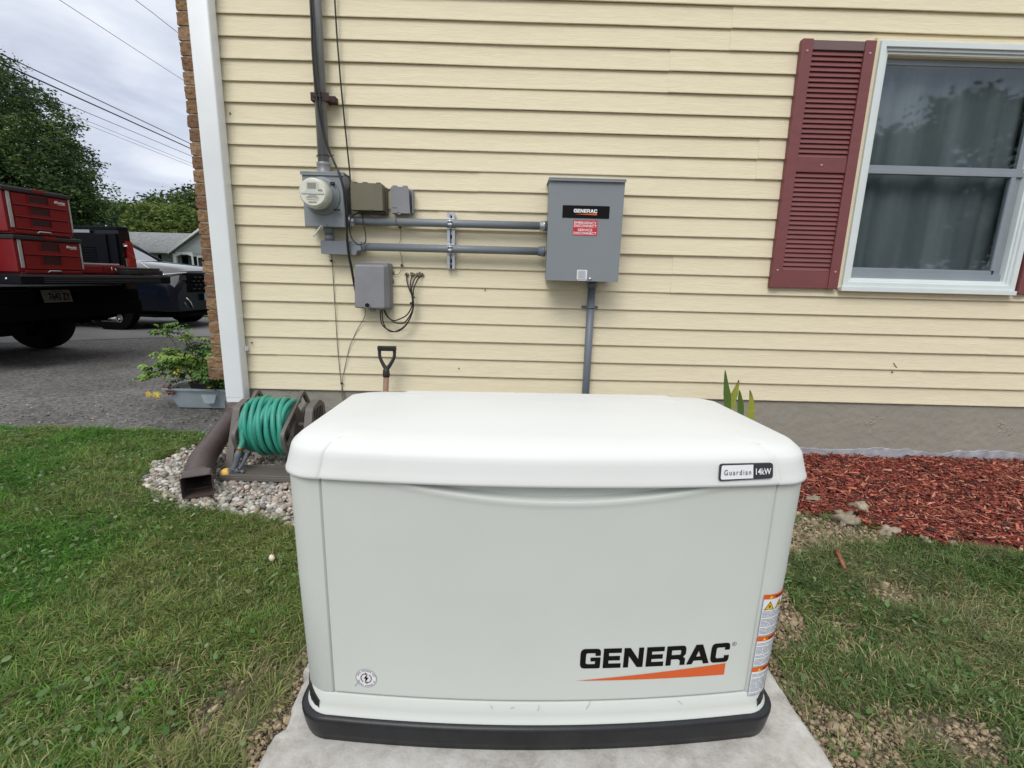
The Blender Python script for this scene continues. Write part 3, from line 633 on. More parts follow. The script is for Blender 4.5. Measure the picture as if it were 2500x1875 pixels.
q.loft([[(a_, -.03, b_) for a_, b_ in r0], [(a_, -.07, b_) for a_, b_ in r0], [(a_, -.098, b_) for a_, b_ in r1], [(a_*.97-.0225, -.102, (b_-.6)*.95+.6) for a_, b_ in r1]], smooth=False); q.build('cover', tel_m, te)
q = MB(); q.box(-.828, -.655, -.029, -.002, .482, .730, .003); q.box(-.832, -.664, -.05, -.029, .7245, .732, .002); q.build('base', tel_m, te)
q = MB(); q.lathe((-.772, -.098, .503), (0, -1, 0), [(.0165, -.01), (.0165, .008), (.0125, .0085), (.0125, .001)], 20, cap=False); q.box(-.767, -.744, -.07, -.045, .468, .4855, .002); q.build('lock_boss', tel_m, te)
q = MB(); q.lathe((-.772, -.1035, .503), (0, -1, 0), [(.0123, -.001), (.0123, .0)], 16); q.build('hole', dark_m, te)

# transfer switch
ts = thing('transfer_switch', 'big grey steel transfer switch cabinet with black nameplate and red label', 'electrical cabinet', (.38, 0, .662))
q = MB(); q.prism([(.191, .668), (.556, .668), (.556, 1.158), (.191, 1.158)], -.165, -.010); q.build('cabinet', grey_m, ts)
q = MB(); q.prism(rpoly([(.184, .662, .002), (.563, .662, .002), (.565, 1.157, .002), (.186, 1.157, .002)], 2), -.180, -.1655); q.build('door', grey_m, ts)
q = MB(); q.box(.181, .568, -.1925, -.002, 1.1585, 1.1655, .002); q.box(.181, .568, -.1925, -.1905, 1.150, 1.1585); q.build('rain_lid', grey_m, ts)
q = MB(); q.prism(rrect(.2565, .495, .9755, 1.036, .003), -.1822, -.1802); pl_ = q.build('nameplate', ink_m, ts)
fn_ = lambda a_, b_: (a_, -.1828, b_)
q = MB(); maker_logo(q, .314, 1.002, .017, .118, fn_); q.build('lettering', white_m, pl_)
q = MB(); q.flat([[(.316, .994), (.432, .9905), (.432, 1.0)]], fn_); q.build('swoosh', orange_m, pl_)
q = MB(); q.prism([(.314, .891), (.438, .891), (.438, .965), (.314, .965)], -.1814, -.1802); rl = q.build('disconnect_label', red_m, ts)
fn2 = lambda a_, b_: (a_, -.1820, b_)
q = MB()
for s_, a_, b_, z_ in (('EMERGENCY', .319, .433, .9465), ('DISCONNECT', .318, .434, .9315), ('SERVICE', .339, .413, .9115), ('DISCONNECT', .318, .434, .8955)): put_text(q, s_, a_, b_, z_, z_+.0125, fn2, bold=.012)
q.build('lettering', white_m, rl)
q = MB(); q.prism([(.346, .671), (.399, .671), (.399, .719), (.346, .719)], -.1812, -.1802); wl = q.build('data_label', label_m, ts)
q = MB()
for i in range(9): q.box(.350+.004*rnd.random(), .395-.006*rnd.random(), -.1818, -.1813, .675+i*.0046, .6768+i*.0046)
q.build('label_print', greyink_m, wl)
q = MB(True); q.lathe((.416, -.180, .675), (0, -1, 0), [(.0075, 0), (.0075, .003), (.005, .006), (.002, .0065)], 14); q.box(.35, .396, -.186, -.18, .6625, .6675, .001); q.build('door_screw', silver_m, ts)
# conduit down
vc = thing('conduit_pipe', 'vertical grey pipe running down the siding from the transfer switch', 'conduit', (.45, -.04, G0))
q = MB(); q.tube([(.4500, -.042, .6615), (.4495, -.042, G0-.02)], .0212, 24); q.lathe((.45, -.042, .6615), (0, 0, -1), [(.026, 0), (.026, .03), (.0225, .033)], 20); q.build('pipe', pvc2_m, vc)
q = MB(); q.tube([(.4498+.024*math.cos(t_), -.042-.024*math.sin(t_), .52) for t_ in np.linspace(0, math.pi, 12)], .0045, 6)
for x in (.417, .483): q.box(x-.013, x+.013, -.014, -.002, .5125, .5275, .003); q.cyl((x, -.018, .52), (x, -.012, .52), .005, 10)
q.build('pipe_strap', pvc2_m, vc)

# cables --------------------------------------------------
def cable(name, label, cat, pts, r, m=black_m, sub=8, group=None, n=8):
    q = MB(); q.tube(pts, r, n, sub=sub); o = q.build(name, m); tag(o, label, cat, group); return o
cable('service_cable', 'thick black cable twisting down the mast and past the meter to the telephone box', 'cable',
      [(-1.0, -.082, 3.0), (-1.0, -.082, 2.0), (-1.003, -.084, 1.72), (-.992, -.086, 1.5), (-.962, -.084, 1.33), (-.925, -.09, 1.24), (-.888, -.135, 1.18), (-.865, -.138, 1.10), (-.858, -.135, 1.0), (-.860, -.12, .88), (-.862, -.10, .78), (-.862, -.06, .70), (-.856, -.045, .62), (-.843, -.04, .54), (-.835, -.04, .5)], .0052)
cable('service_cable', 'second thick black cable lying against the first below the meter', 'cable',
      [(-.995, -.085, 3.0), (-.992, -.085, 2.0), (-.98, -.088, 1.6), (-.962, -.088, 1.36), (-.92, -.093, 1.225), (-.880, -.138, 1.165), (-.853, -.14, 1.06), (-.850, -.135, .94), (-.866, -.11, .86), (-.868, -.09, .77), (-.868, -.055, .70), (-.862, -.04, .62), (-.850, -.035, .54), (-.842, -.035, .50)], .0042)
cable('drop_cable', 'thin straight black cable hanging from above to the olive box', 'cable',
      [(-.910, -.02, 3.0), (-.903, -.02, 2.0), (-.893, -.025, 1.7), (-.884, -.02, 1.5), (-.868, -.03, 1.3), (-.857, -.04, 1.15), (-.851, -.11, 1.05), (-.848, -.115, .98)], .0042)
cable('drip_loop_cable', 'thin black wire looping under the olive box', 'cable',
      [(-.79, -.06, .99), (-.79, -.07, .965), (-.784, -.085, .93), (-.772, -.09, .88), (-.775, -.09, .835), (-.80, -.09, .822), (-.832, -.09, .834), (-.851, -.095, .875), (-.85, -.10, .93), (-.838, -.09, .965), (-.81, -.07, .985)], .0028)
cable('mast_tie_wire', 'dark wire tied around the mast above the meter', 'wire', [(-.99+.031*math.cos(t_), -.05-.036*math.sin(t_), 1.262+.002*math.cos(t_)) for t_ in np.linspace(0, 6.28, 18)]+[(-.93, -.06, 1.268)], .0022, sub=2)
cb = [[(-.575, .668), (-.572, .64), (-.558, .60), (-.544, .565), (-.540, .53), (-.544, .50), (-.57, .455), (-.61, .43), (-.65, .42), (-.685, .445), (-.70, .478)],
      [(-.545, .670), (-.55, .64), (-.548, .60), (-.538, .565), (-.534, .53), (-.535, .50), (-.548, .46), (-.575, .42), (-.60, .405), (-.64, .41), (-.675, .44), (-.695, .478)],
      [(-.512, .672), (-.53, .645), (-.541, .60), (-.537, .55), (-.532, .50), (-.545, .45), (-.575, .40), (-.61, .372), (-.65, .358), (-.685, .375), (-.703, .42), (-.705, .478)],
      [(-.492, .670), (-.51, .65), (-.528, .60), (-.531, .55), (-.53, .50), (-.548, .44), (-.58, .39), (-.62, .362), (-.66, .365), (-.70, .39), (-.713, .43), (-.711, .478)]]
lbls = ['first black coax cable from the left looping from the wall into the telephone box', 'second black coax cable from the left looping from the wall into the telephone box', 'third black coax cable from the left in the loop beside the telephone box', 'rightmost black coax cable of the loop beside the telephone box']
for i, pth in enumerate(cb):
    n_p = len(pth); pts = [(x, -.004-.035*min(1, k/2)-.008*i*min(1, k/3)+(.0 if k < n_p-1 else .0), z) for k, (x, z) in enumerate(pth)]
    cable('coax_cable', lbls[i], 'cable', pts, .0036, group='black coax cables in a loop')
for i, (x, z) in enumerate([(-.575, .672), (-.545, .674), (-.512, .676), (-.490, .674)]):
    q = MB(True)
    for k in range(7): a_, b_ = rnd.gauss(0, .005), rnd.gauss(0, .003); q.lathe((x+a_, -.003, z+b_), (0, -1, 0), [(.007, -.003), (.006, .003), (.003, .007)], 8)
    o = q.build('sealant_blob', mat('old sealant', s2l((128, 118, 98)), rough=.9, var=.2, vs=80) if i == 0 else bpy.data.materials['old sealant']); tag(o, ['blob of old sealant around the leftmost coax entry hole', 'blob of old sealant around the second coax entry hole', 'blob of old sealant around the third coax entry hole', 'blob of old sealant around the rightmost coax entry hole'][i], 'sealant', 'sealant blobs at the coax holes')
q = MB(True)
for k in range(16): t_ = k/15; q.lathe((-.655-.012*math.sin(t_*3)+rnd.gauss(0, .003), -.003, .685-.055*t_), (0, -1, 0), [(.008, -.003), (.0065, .003), (.003, .006)], 8)
tag(q.build('sealant_patch', bpy.data.materials['old sealant']), 'hook shaped smear of old sealant right of the telephone box', 'sealant')
cable('bell_wire', 'thin pale wire dropping from the small grey box to the sealant patch', 'wire', [(-.612, -.02, .985), (-.614, -.075, .96), (-.612, -.078, .94), (-.600, -.06, .925), (-.60, -.02, .90), (-.605, -.008, .86), (-.606, -.03, .835), (-.604, -.03, .79), (-.60, -.01, .76), (-.602, -.006, .72), (-.61, -.006, .69), (-.625, -.006, .672), (-.65, -.006, .672)], .0016, greywire_m)
cable('ground_wire', 'long thin grey wire hanging from the offset box down to the foundation', 'wire', [(-.985, -.02, .77), (-.985, -.006, .74), (-.984, -.006, .60), (-.981, -.008, .45), (-.979, -.006, .27), (-.972, -.006, .10), (-.966, -.008, .04), (-.955, .0, -.03), (-.935, .006, -.12), (-.9, .006, -.2)], .0022, greywire_m)
cable('ground_wire', 'thin grey wire slanting from the telephone box down to meet the long wire', 'wire', [(-.805, -.04, .485), (-.808, -.02, .45), (-.83, -.008, .41), (-.862, -.006, .36), (-.887, -.006, .31), (-.91, -.006, .26), (-.935, -.006, .17), (-.955, -.006, .09), (-.964, -.008, .04), (-.968, .0, -.03), (-.955, .006, -.1)], .0020, greywire_m)
for (x, z, l_) in [(-.990, .736, 'round dark wire clip under the offset box'), (-.606, .922, 'small black wire clip just under the upper pipe'), (-.602, .722, 'small black wire clip above the sealant patch'), (-.966, .045, 'dark clip where the two grey wires meet near the foundation'), (-.534, .55, 'black tie at the upper bunching of the coax cables'), (-.548, .518, 'black tie at the lower bunching of the coax cables')]:
    q = MB(True); yy = -.012 if z < .5 or z > .6 else -.045
    if z > .9: yy = -.02
    q.lathe((x, yy+.008, z), (0, -1, 0), [(.0065, 0), (.0065, .006), (.003, .009)], 12); q.box(x-.004, x+.009, yy-.004, yy+.006, z-.003, z+.004, .001); tag(q.build('wire_clip', blackp_m), l_, 'clip', 'small black clips and ties on the wires')
# ============================================================ CONCRETE PAD + GENERATOR
pad_m = mat('cast concrete', s2l((172, 170, 166)), rough=.85, var=.16, vs=5, bump=.5, bs=150, bdist=.002, col2=s2l((198, 197, 195)), spec=.25, vdet=9)
t = pad_m.node_tree; n_ = t.nodes; l_ = t.links; rm_ = [q_ for q_ in n_ if q_.type == 'VALTORGB'][0]
nz1 = n_.new('ShaderNodeTexNoise'); nz1.inputs['Scale'].default_value = 11; nz1.inputs['Detail'].default_value = 12; nz1.inputs['Roughness'].default_value = .8; nz1.inputs['Distortion'].default_value = .15
tcp = n_.new('ShaderNodeTexCoord'); mpp = n_.new('ShaderNodeMapping'); mpp.inputs['Scale'].default_value = (1, 1.15, 1); l_.new(tcp.outputs['Object'], mpp.inputs[0]); l_.new(mpp.outputs[0], nz1.inputs['Vector'])
rz1 = n_.new('ShaderNodeValToRGB'); rz1.color_ramp.elements[0].position = .36; rz1.color_ramp.elements[0].color = (.62, .60, .57, 1); rz1.color_ramp.elements[1].position = .66; rz1.color_ramp.elements[1].color = (1.12, 1.12, 1.13, 1)
e3 = rz1.color_ramp.elements.new(.5); e3.color = (.90, .885, .86, 1)
l_.new(nz1.outputs[0], rz1.inputs[0]); mzz = n_.new('ShaderNodeMix'); mzz.data_type = 'RGBA'; mzz.blend_type = 'MULTIPLY'; mzz.inputs[0].default_value = 1
l_.new(rm_.outputs[0], mzz.inputs[6]); l_.new(rz1.outputs[0], mzz.inputs[7]); l_.new(mzz.outputs[2], n_['Principled BSDF'].inputs['Base Color'])
PZ = -.370
bm = bmesh.new(); bmesh.ops.create_cube(bm, size=1)
for v in bm.verts: v.co = Vector((.107+v.co.x*1.28, -1.69+v.co.y*1.14, PZ-.05+v.co.z*.10))
bmesh.ops.bevel(bm, geom=[e_ for e_ in bm.edges if abs(e_.verts[0].co.z-e_.verts[1].co.z) > .05], offset=.05, segments=5, affect='EDGES')
bmesh.ops.bevel(bm, geom=[e_ for e_ in bm.edges if min(e_.verts[0].co.z, e_.verts[1].co.z) > PZ-.02], offset=.014, segments=3, affect='EDGES')
q = MB(); bm.verts.index_update()
bmesh.ops.triangulate(bm, faces=[f_ for f_ in bm.faces if len(f_.verts) > 4])
# ragged left edge
ring = rpoly([(-.533, -2.26, .05), (.747, -2.26, .05), (.747, -1.12, .05), (-.533, -1.12, .05)], 5)
rr = []
for i in range(len(ring)):
    a_ = Vector(ring[i]); b_ = Vector(ring[(i+1) % len(ring)]); k = max(1, int((b_-a_).length/.015))
    for j in range(k): rr.append(a_+(b_-a_)*j/k)
cxp = Vector((.107, -1.69))
def edge_off(p):
    rough = 1.0 if p.x < .3 else .3
    return (fbm(p.x*9+3, p.y*9, 4)-.5)*.05*rough-(.02 if (p.x < -.3 and -1.85 < p.y < -1.68) else 0)
rings = []
for dz, ins in [(-.12, .004), (-.05, .0), (-.018, .001), (-.008, .005), (-.002, .014), (0, .03)]:
    o_r = []
    for p in rr:
        dirn = Vector((1 if p.x > .6 else (-1 if p.x < -.4 else 0), 1 if p.y > -1.2 else (-1 if p.y < -2.2 else 0)))
        if dirn.length == 0: dirn = (p-cxp)
        dirn.normalize(); pp = p+dirn*(edge_off(p)-ins); o_r.append((pp.x, pp.y, PZ+dz+.004*(fbm(p.x*30, p.y*30+dz*90, 2)-.5)*(dz < 0)))
    rings.append(o_r)
q.loft(rings, cap0=False, cap1=True, smooth=False); bm.free()
tag(q.build('concrete_pad', pad_m), 'pale rough-edged concrete pad under the generator', 'concrete pad')
# pale efflorescence rims in front of the base
stn = MB()
for (sx_, sy_, l_, w_) in [(.05, -1.985, .12, .012), (.12, -1.975, .09, .007), (.30, -1.99, .06, .010), (-.25, -1.96, .14, .006), (.0, -2.02, .2, .010)]:
    pts = [(sx_+l_*math.cos(t_)*(.7+.5*vnoise(t_*2+sx_*9, 1.3)), sy_+w_*math.sin(t_)*(.5+1.0*vnoise(t_*3, sx_*7))) for t_ in np.linspace(0, 2*math.pi, 40)[:-1]]
    inn = [(sx_+(px0-sx_)*.94, sy_+(py0-sy_)*(.72+.12*math.sin(i_*1.7))) for i_, (px0, py0) in enumerate(pts)]; stn.flat([pts, inn], lambda a_, b_: (a_, b_, PZ+.0015))

stain_o = stn.build('efflorescence_stain', mat('efflorescence', s2l((214, 212, 210)), rough=.95, var=.1), None)
pad_o = bpy.data.objects['concrete_pad']; stain_o.parent = pad_o; stain_o.location = Vector(stain_o.location)-Vector(pad_o.location)
body_m = mat('pale grey-green paint', s2l((203, 207, 203)), rough=.48, var=.028, vs=2.2, bump=.12, bs=700, bdist=.0006, spec=.35)
lid_m = mat('warm white paint', s2l((217, 219, 218)), rough=.5, var=.022, vs=3, bump=.12, bs=700, bdist=.0006, spec=.35)
base_m = mat('black moulded plastic', (.011, .012, .015), rough=.4, var=.25, vs=30, stretch=(1, 1, .3), bump=.35, bs=160, bdist=.001, spec=.45)
gen = thing('generator', 'large white home standby generator on the concrete pad', 'generator', (.093, -1.59, PZ), R(1.4))
BOW = .030
def ring(ax, ay, z, r=.075, groove=None, notch=None, seg=9):
    """rounded rectangle with bowed front; ax, ay half sizes"""
    h_ = ax-r; g0 = groove[1] if groove else .4775; g0 = g0 if h_ > g0+.006 else h_*.975
    pos = [g0*i/13 for i in range(13)]+[g0-.004, g0-.0018, g0+.0018, g0+.004 if h_ > g0+.005 else g0+.002, h_]
    xs_ = sorted(set([-p_ for p_ in pos]+pos))
    grv = groove is not None and h_ > g0+.005
    def fy_(x): return -ay+BOW*(min(abs(x), ax-r)/.5)**2
    out = []
    for x in xs_:
        y = fy_(x)
        if notch:
            if abs(x) < g0-.001: y += .018
        elif grv and abs(abs(x)-g0) < .003: y += .0022
        out.append((x, y, z))
    yc = fy_(ax-r)
    # front right arc
    for i in range(1, seg+1):
        t_ = -math.pi/2+math.pi/2*i/seg; out.append((ax-r+r*math.cos(t_), yc+r+r*math.sin(t_), z))
    yb = ay
    for i in range(seg+1):
        t_ = math.pi/2*i/seg; out.append((ax-r+r*math.cos(t_), yb-r+r*math.sin(t_), z))
    for i in range(seg+1):
        t_ = math.pi/2+math.pi/2*i/seg; out.append((-ax+r+r*math.cos(t_), yb-r+r*math.sin(t_), z))
    for i in range(seg):
        t_ = math.pi+math.pi/2*i/seg; out.append((-ax+r+r*math.cos(t_), yc+r+r*math.sin(t_), z))
    return out
# black base
q = MB(); q.loft([ring(.562, .306, .001), ring(.566, .309, .02), ring(.570, .312, .05), ring(.570, .312, .056), ring(.566, .308, .062), ring(.558, .300, .064)], smooth=True, cap0=True, cap1=True)
q.build('plastic_base', base_m, gen, local=True)
# lower white pan
q = MB(); q.loft([ring(.5565, .3005, .060), ring(.5580, .3015, .064), ring(.5555, .2985, .067), ring(.552, .295, .085), ring(.551, .294, .112), ring(.548, .291, .1155)], cap0=False, cap1=True)
q.build('lower_pan', body_m, gen, local=True)
# clips at the front corners
for sx_ in (-1, 1):
    q = MB(); c0 = (sx_*.512, -.218); rr_ = .041
    pts = []
    prof_ = []
    for i in range(8):
        t_ = (-math.pi/2+math.pi/2*(i/7)*.95+.06) if sx_ > 0 else (-math.pi/2-math.pi/2*(i/7)*.95-.06)
        prof_.append(t_)
    cx_c, cy_c, R_ = sx_*(.552-.075), -.295+BOW*((.552-.075)/.5)**2+.075, .0785
    lo = [(cx_c+R_*math.cos(t_), cy_c+R_*math.sin(t_), .068+.0*i) for i, t_ in enumerate(prof_[2:])]
    hi = [(cx_c+R_*math.cos(t_), cy_c+R_*math.sin(t_), .118-.030*(1-i/5)**2) for i, t_ in enumerate(prof_[2:])]
    lo2 = [(cx_c+(R_-.01)*math.cos(t_), cy_c+(R_-.01)*math.sin(t_), .068) for t_ in prof_[2:]]; hi2 = [(cx_c+(R_-.01)*math.cos(t_), cy_c+(R_-.01)*math.sin(t_), z_[2]) for t_, z_ in zip(prof_[2:], hi)]
    q.loft([lo, hi, hi2, lo2, lo], close=False, cap0=False, cap1=False, smooth=False)
    q.build('corner_clip', black_m, gen, local=True)
# body shell with a rebate for the door
q = MB(); q.loft([ring(.549, .292, .1160, r=.066, notch=.4768, groove=(-.4768, .4768)), ring(.551, .294, .120, r=.066, notch=.4768, groove=(-.4768, .4768)), ring(.557, .300, .40, r=.066, notch=.4768, groove=(-.4768, .4768)), ring(.560, .302, .66, r=.066, notch=.4768, groove=(-.4768, .4768))], cap0=True, cap1=False)
q.build('body_shell', body_m, gen, local=True)
# door
def door_y(x, z): 
    ay = .294+(z-.12)*.0225 if z < .40 else .3003+(z-.4)*.0065
    return -ay+BOW*(abs(x)/.5)**2-.001
def zarc(x): return .6005+.043*((x-.012)/.372)**2
q = MB(True); nx_, nz_ = 96, 60
zs_ = np.concatenate([[.121, .1215, .1225, .124, .127], np.linspace(.14, .57, 16), np.linspace(.575, .655, 45)]); xs_ = np.concatenate([[-.4738, -.4728, -.470], np.linspace(-.46, .46, 92), [.471, .4735, .4748]]); nx_ = 97; rows = []
for z in zs_:
    row = []
    for x in xs_:
        e_ = max(0, (z-zarc(x))); t_ = min(1, e_/.007); t_ = t_*t_*(3-2*t_); dent = .022*t_
        bulge = .0015*math.exp(-((z-zarc(x)+.006)/.007)**2) if abs(x-.012) < .38 else 0
        ed = min(x+.4738, .4748-x, z-.121); ro = .0022*max(0, 1-ed/.003)**2
        row.append((x, door_y(x, z)+dent-bulge+ro, z))
    rows.append(row)
q.loft(rows, close=False, cap0=False, cap1=False)
back = [[(p_[0], p_[1]+.012, p_[2]) for p_ in (rows[0][0], )]]
# returns
q.loft([[r_[0] for r_ in rows], [(r_[0][0], r_[0][1]+.014, r_[0][2]) for r_ in rows]], close=False, cap0=False, cap1=False, smooth=False)
q.loft([[r_[-1] for r_ in rows], [(r_[-1][0], r_[-1][1]+.014, r_[-1][2]) for r_ in rows]], close=False, cap0=False, cap1=False, smooth=False)
q.loft([rows[0], [(p_[0], p_[1]+.014, p_[2]) for p_ in rows[0]]], close=False, cap0=False, cap1=False, smooth=False)
door = q.build('front_door', body_m, gen, local=True)
fnD = lambda a_, b_: (a_, door_y(a_, b_)-.0009, b_)
q = MB(); maker_logo(q, .077, .207, .0505, .3435, lambda a_, b_: fnD(a_, b_)); 
# densify: letters follow the bow closely enough at this size
put_text(q, 'R', .4280, .4320, .2505, .2555, fnD); q.build('lettering', ink_m, door, local=True)
q = MB(); q.loft([[fnD(.4300+r_*math.cos(t_), .253+r_*math.sin(t_)) for t_ in np.linspace(0, 6.283, 20)] for r_ in (.0052, .0044)], close=False, cap0=False, cap1=False, smooth=False); q.build('registered_mark', ink_m, door, local=True)
q = MB(); sxs = [.073+.3425*k/24 for k in range(25)]; q.loft([[fnD(x_, .1754+.0281*(k/24)) for k, x_ in enumerate(sxs)], [fnD(x_, .1750-.0022*(k/24)) for k, x_ in enumerate(sxs)]], close=False, cap0=False, cap1=False, smooth=False); q.build('swoosh', orange_m, door, local=True)
# round sticker
sc_ = (-.3985, .165)
q = MB(); q.flat([[(sc_[0]+.0235*math.cos(t_), sc_[1]+.0235*math.sin(t_)) for t_ in np.linspace(0, 2*math.pi, 33)[:-1]]], fnD); stk = q.build('round_sticker', label_m, door, local=True)
fnE = lambda a_, b_: (a_, door_y(a_, b_)-.0015, b_)
q = MB()
q.loft([[fnE(sc_[0]+r_*math.cos(t_), sc_[1]+r_*math.sin(t_)) for t_ in np.linspace(0, 6.2832, 33)] for r_ in (.0235, .0226)], close=False, cap0=False, cap1=False)
for t_ in np.linspace(.35, 2.8, 16):
    for ra, s_ in ((.0195, 1), (.0195, -1)):
        if rnd.random() < .88: q.flat([[(sc_[0]+r_*math.cos(t_*s_+d_), sc_[1]+r_*math.sin(t_*s_+d_)) for r_, d_ in ((ra-.0015, -.045), (ra+.0015, -.045), (ra+.0015, .045), (ra-.0015, .045))]], fnE)
q.build('sticker_text', greyink_m, stk, local=True)
q = MB()
for t0, t1 in ((math.radians(100), math.radians(235)), (math.radians(-80), math.radians(55))):
    q.loft([[fnE(sc_[0]+r_*math.cos(t_), sc_[1]+r_*math.sin(t_)) for t_ in np.linspace(t0, t1, 14)] for r_ in (.0128, .0108)], close=False, cap0=False, cap1=False)
    t_ = t0; q.flat([[(sc_[0]+.0118*math.cos(t_)+a_, sc_[1]+.0118*math.sin(t_)+b_) for a_, b_ in ((0, .0035), (0, -.0035), (.005 if t0 > 0 else -.005, 0))]], fnE)
q.build('sticker_ring', mat('dark red print', s2l((110, 40, 48)), rough=.5), stk, local=True)
q = MB(); q.flat([[(sc_[0]+a_*.001, sc_[1]+b_*.001) for a_, b_ in ((3.5, 12), (-5.5, -1), (-1, -1), (-4, -12), (6, 2.5), (1, 2.5))]], lambda a_, b_: (a_, door_y(a_, b_)-.0019, b_)); q.build('lightning_bolt', ink_m, stk, local=True)
# warning labels wrapping the right front corner
def corner(s, z, off=.001):
    ay = .294+(z-.12)*.0225; ax = .551+(z-.12)*.0215; r = .066; xb = ax-r; yc = -ay+BOW*(xb/.5)**2
    x0 = .4835; L1 = xb-x0
    if s < L1: x = x0+s; return (x, -ay+BOW*(x/.5)**2-off, z)
    t_ = -math.pi/2+(s-L1)/r
    if t_ < 0: return (xb+(r+off)*math.cos(t_), yc+r+(r+off)*math.sin(t_), z)
    return (ax+off, yc+r+(s-L1-r*math.pi/2), z)
def cpatch(mb, s0, s1, z0, z1, off): 
    ss = np.linspace(s0, s1, max(2, int((s1-s0)/.006)+2)); mb.loft([[corner(s, z0, off) for s in ss], [corner(s, z1, off) for s in ss]], close=False, cap0=False, cap1=False, smooth=True)
wl_obj = None
for k, (z0, z1) in enumerate(((.268, .374), (.186, .266), (.106, .184))):
    q = MB(); cpatch(q, 0, .15, z0, z1, .0012); wl = q.build('warning_label', label_m, gen, local=True, fixn=False)
    q = MB(); cpatch(q, .0, .15, z1-.012, z1, .0018); q.build('orange_header', orange_m, wl, local=True, fixn=False)
    q = MB(); zt_ = z1-.018 if k else z1-.043; z = zt_
    while z > z0+.003:
        for sa in (.003, ): 
            s = sa
            while s < .135: w_ = rnd.uniform(.01, .03); cpatch(q, s, min(.138, s+w_), z-.0012, z, .0018); s += w_+.0022
        z -= .0034 if rnd.random() < .8 else .0062
    cpatch(q, 0, .0012, z0, z1-.012, .0019); cpatch(q, 0, .15, z0, z0+.001, .0019)
    q.build('label_print', greyink_m, wl, local=True, fixn=False)
    q = MB(); v_, f_ = text2d(['WARNING', 'AVERTISSEMENT', 'ADVERTENCIA'][k], 1, 1, .01); a1 = max(p[0] for p in v_); wd = [.05, .075, .065][k]
    q.add([corner(.028+p[0]/a1*wd, z1-.0098+p[1]*.0102, .0024) for p in v_], f_, False); q.build('header_text', ink_m, wl, local=True, fixn=False)
    q = MB(); t3 = [(.013, 0), (.023, 0), (.018, .008)]
    q.add([corner(a_, z1-.010+b_, .0024) for a_, b_ in t3], [(0, 1, 2)]); 
    if k == 0:
        for s_ in (.005, .033, .061): q.add([corner(a_+s_, z1-.039+b_, .0022) for a_, b_ in [(0, 0), (.025, 0), (.0125, .022)]], [(0, 1, 2)])
    q.build('hazard_triangle', yellow_m, wl, local=True, fixn=False)
    if k == 0:
        q = MB()
        for s_ in (.005, .033, .061):
            for e0, e1 in (((0, 0), (.025, 0)), ((.025, 0), (.0125, .022)), ((.0125, .022), (0, 0))):
                q.add([corner(s_+e0[0], z1-.039+e0[1], .0026), corner(s_+e1[0], z1-.039+e1[1], .0026), corner(s_+e1[0]*.84+.002, z1-.039+e1[1]*.84+.0012, .0026), corner(s_+e0[0]*.84+.002, z1-.039+e0[1]*.84+.0012, .0026)], [(0, 1, 2, 3)])
            q.add([corner(s_+.0125+a_, z1-.039+b_, .0026) for a_, b_ in ((.002, .015), (-.003, .008), (0, .008), (-.001, .003), (.003, .009), (.0005, .009))], [(0, 1, 2, 3, 4, 5)])
        q.build('hazard_symbol', ink_m, wl, local=True, fixn=False)
gen.scale = (.985, 1, 1); gen.location.x = .0885
# lid
gr = (-.487, .487)
halo = None
q = MB(True); q.loft([ring(.545, .285, .645, .05, gr), ring(.562, .306, .637, .07, gr), ring(.570, .3125, .6355, .082, gr), ring(.5735, .3160, .638, .082, gr), ring(.573, .3155, .643, .082, gr), ring(.5705, .3128, .651, .082, gr), ring(.5680, .3100, .662, .082, gr), ring(.5645, .3065, .678, .082, gr), ring(.5620, .3040, .688, .081, gr), ring(.558, .300, .6945, .08, gr),
     ring(.5455, .2885, .7055, .078, gr), ring(.541, .284, .7080, .076, gr), ring(.530, .273, .7100, .072, gr),
     ring(.515, .262, .7135, .072), ring(.47, .225, .7165, .07), ring(.40, .17, .7195, .06), ring(.30, .11, .7220, .045), ring(.15, .055, .7235, .025)], cap0=False, cap1=True)
q.v = [(x, y, z-.031*max(0, (y+.10)/.4)**2*min(1, max(0, (z-.645)/.045))) for x, y, z in q.v]
q.v = [(x*.984*(1+.030*math.sin(min(1, max(0, (y+.3)/.6))*math.pi/2)), y, z) for x, y, z in q.v]
lid = q.build('lid', lid_m, gen, local=True)
q = MB(); q.loft([[(a_, b_, .7185-.031*((b_+.10)/.4)**2-dz-.010) for a_, b_ in rrect(-.385, .40, .12, .225, .015)] for dz in (.02, -.0135)], smooth=False); q.build('hinge_strip', lid_m, lid, local=True)
def lid_y(x, z): return -(.316-(z-.652)*(.0065/.020)) if z > .652 else -.3168
def lidf(a_, b_, off=.001):
    z = b_; pts = [(.638, .316), (.643, .3155), (.651, .3128), (.662, .3100), (.678, .3065), (.688, .3040), (.6945, .300)]; ay = np.interp(z, [p[0] for p in pts], [p[1] for p in pts])
    return (a_, -ay+BOW*(abs(a_)/.5)**2-off, z)
def bp(pts, off): return [lidf(a_, b_, off) for a_, b_ in pts]
bo = rpoly([(.328, .6505, .006), (.446, .6535, .006), (.446, .6835, .006), (.330, .6835, .006)], 4)
q = MB(); n_b = len(bo); q.add(bp(bo, .0008)+bp(bo, .004), [(i, (i+1) % n_b, (i+1) % n_b+n_b, i+n_b) for i in range(n_b)], False); q.flat([bo], lambda a_, b_: lidf(a_, b_, .004)); bd_ = q.build('model_badge', mat('dark badge', s2l((52, 54, 60)), rough=.3), lid, local=True); bd_.location = (.0075, .0006, 0)
q = MB(); q.flat([rpoly([(.3315, .6535, .004), (.402, .6548), (.402, .6815), (.3335, .6810, .004)], 3)], lambda a_, b_: lidf(a_, b_, .0046)); q.build('badge_panel', label_m, bd_, local=True)
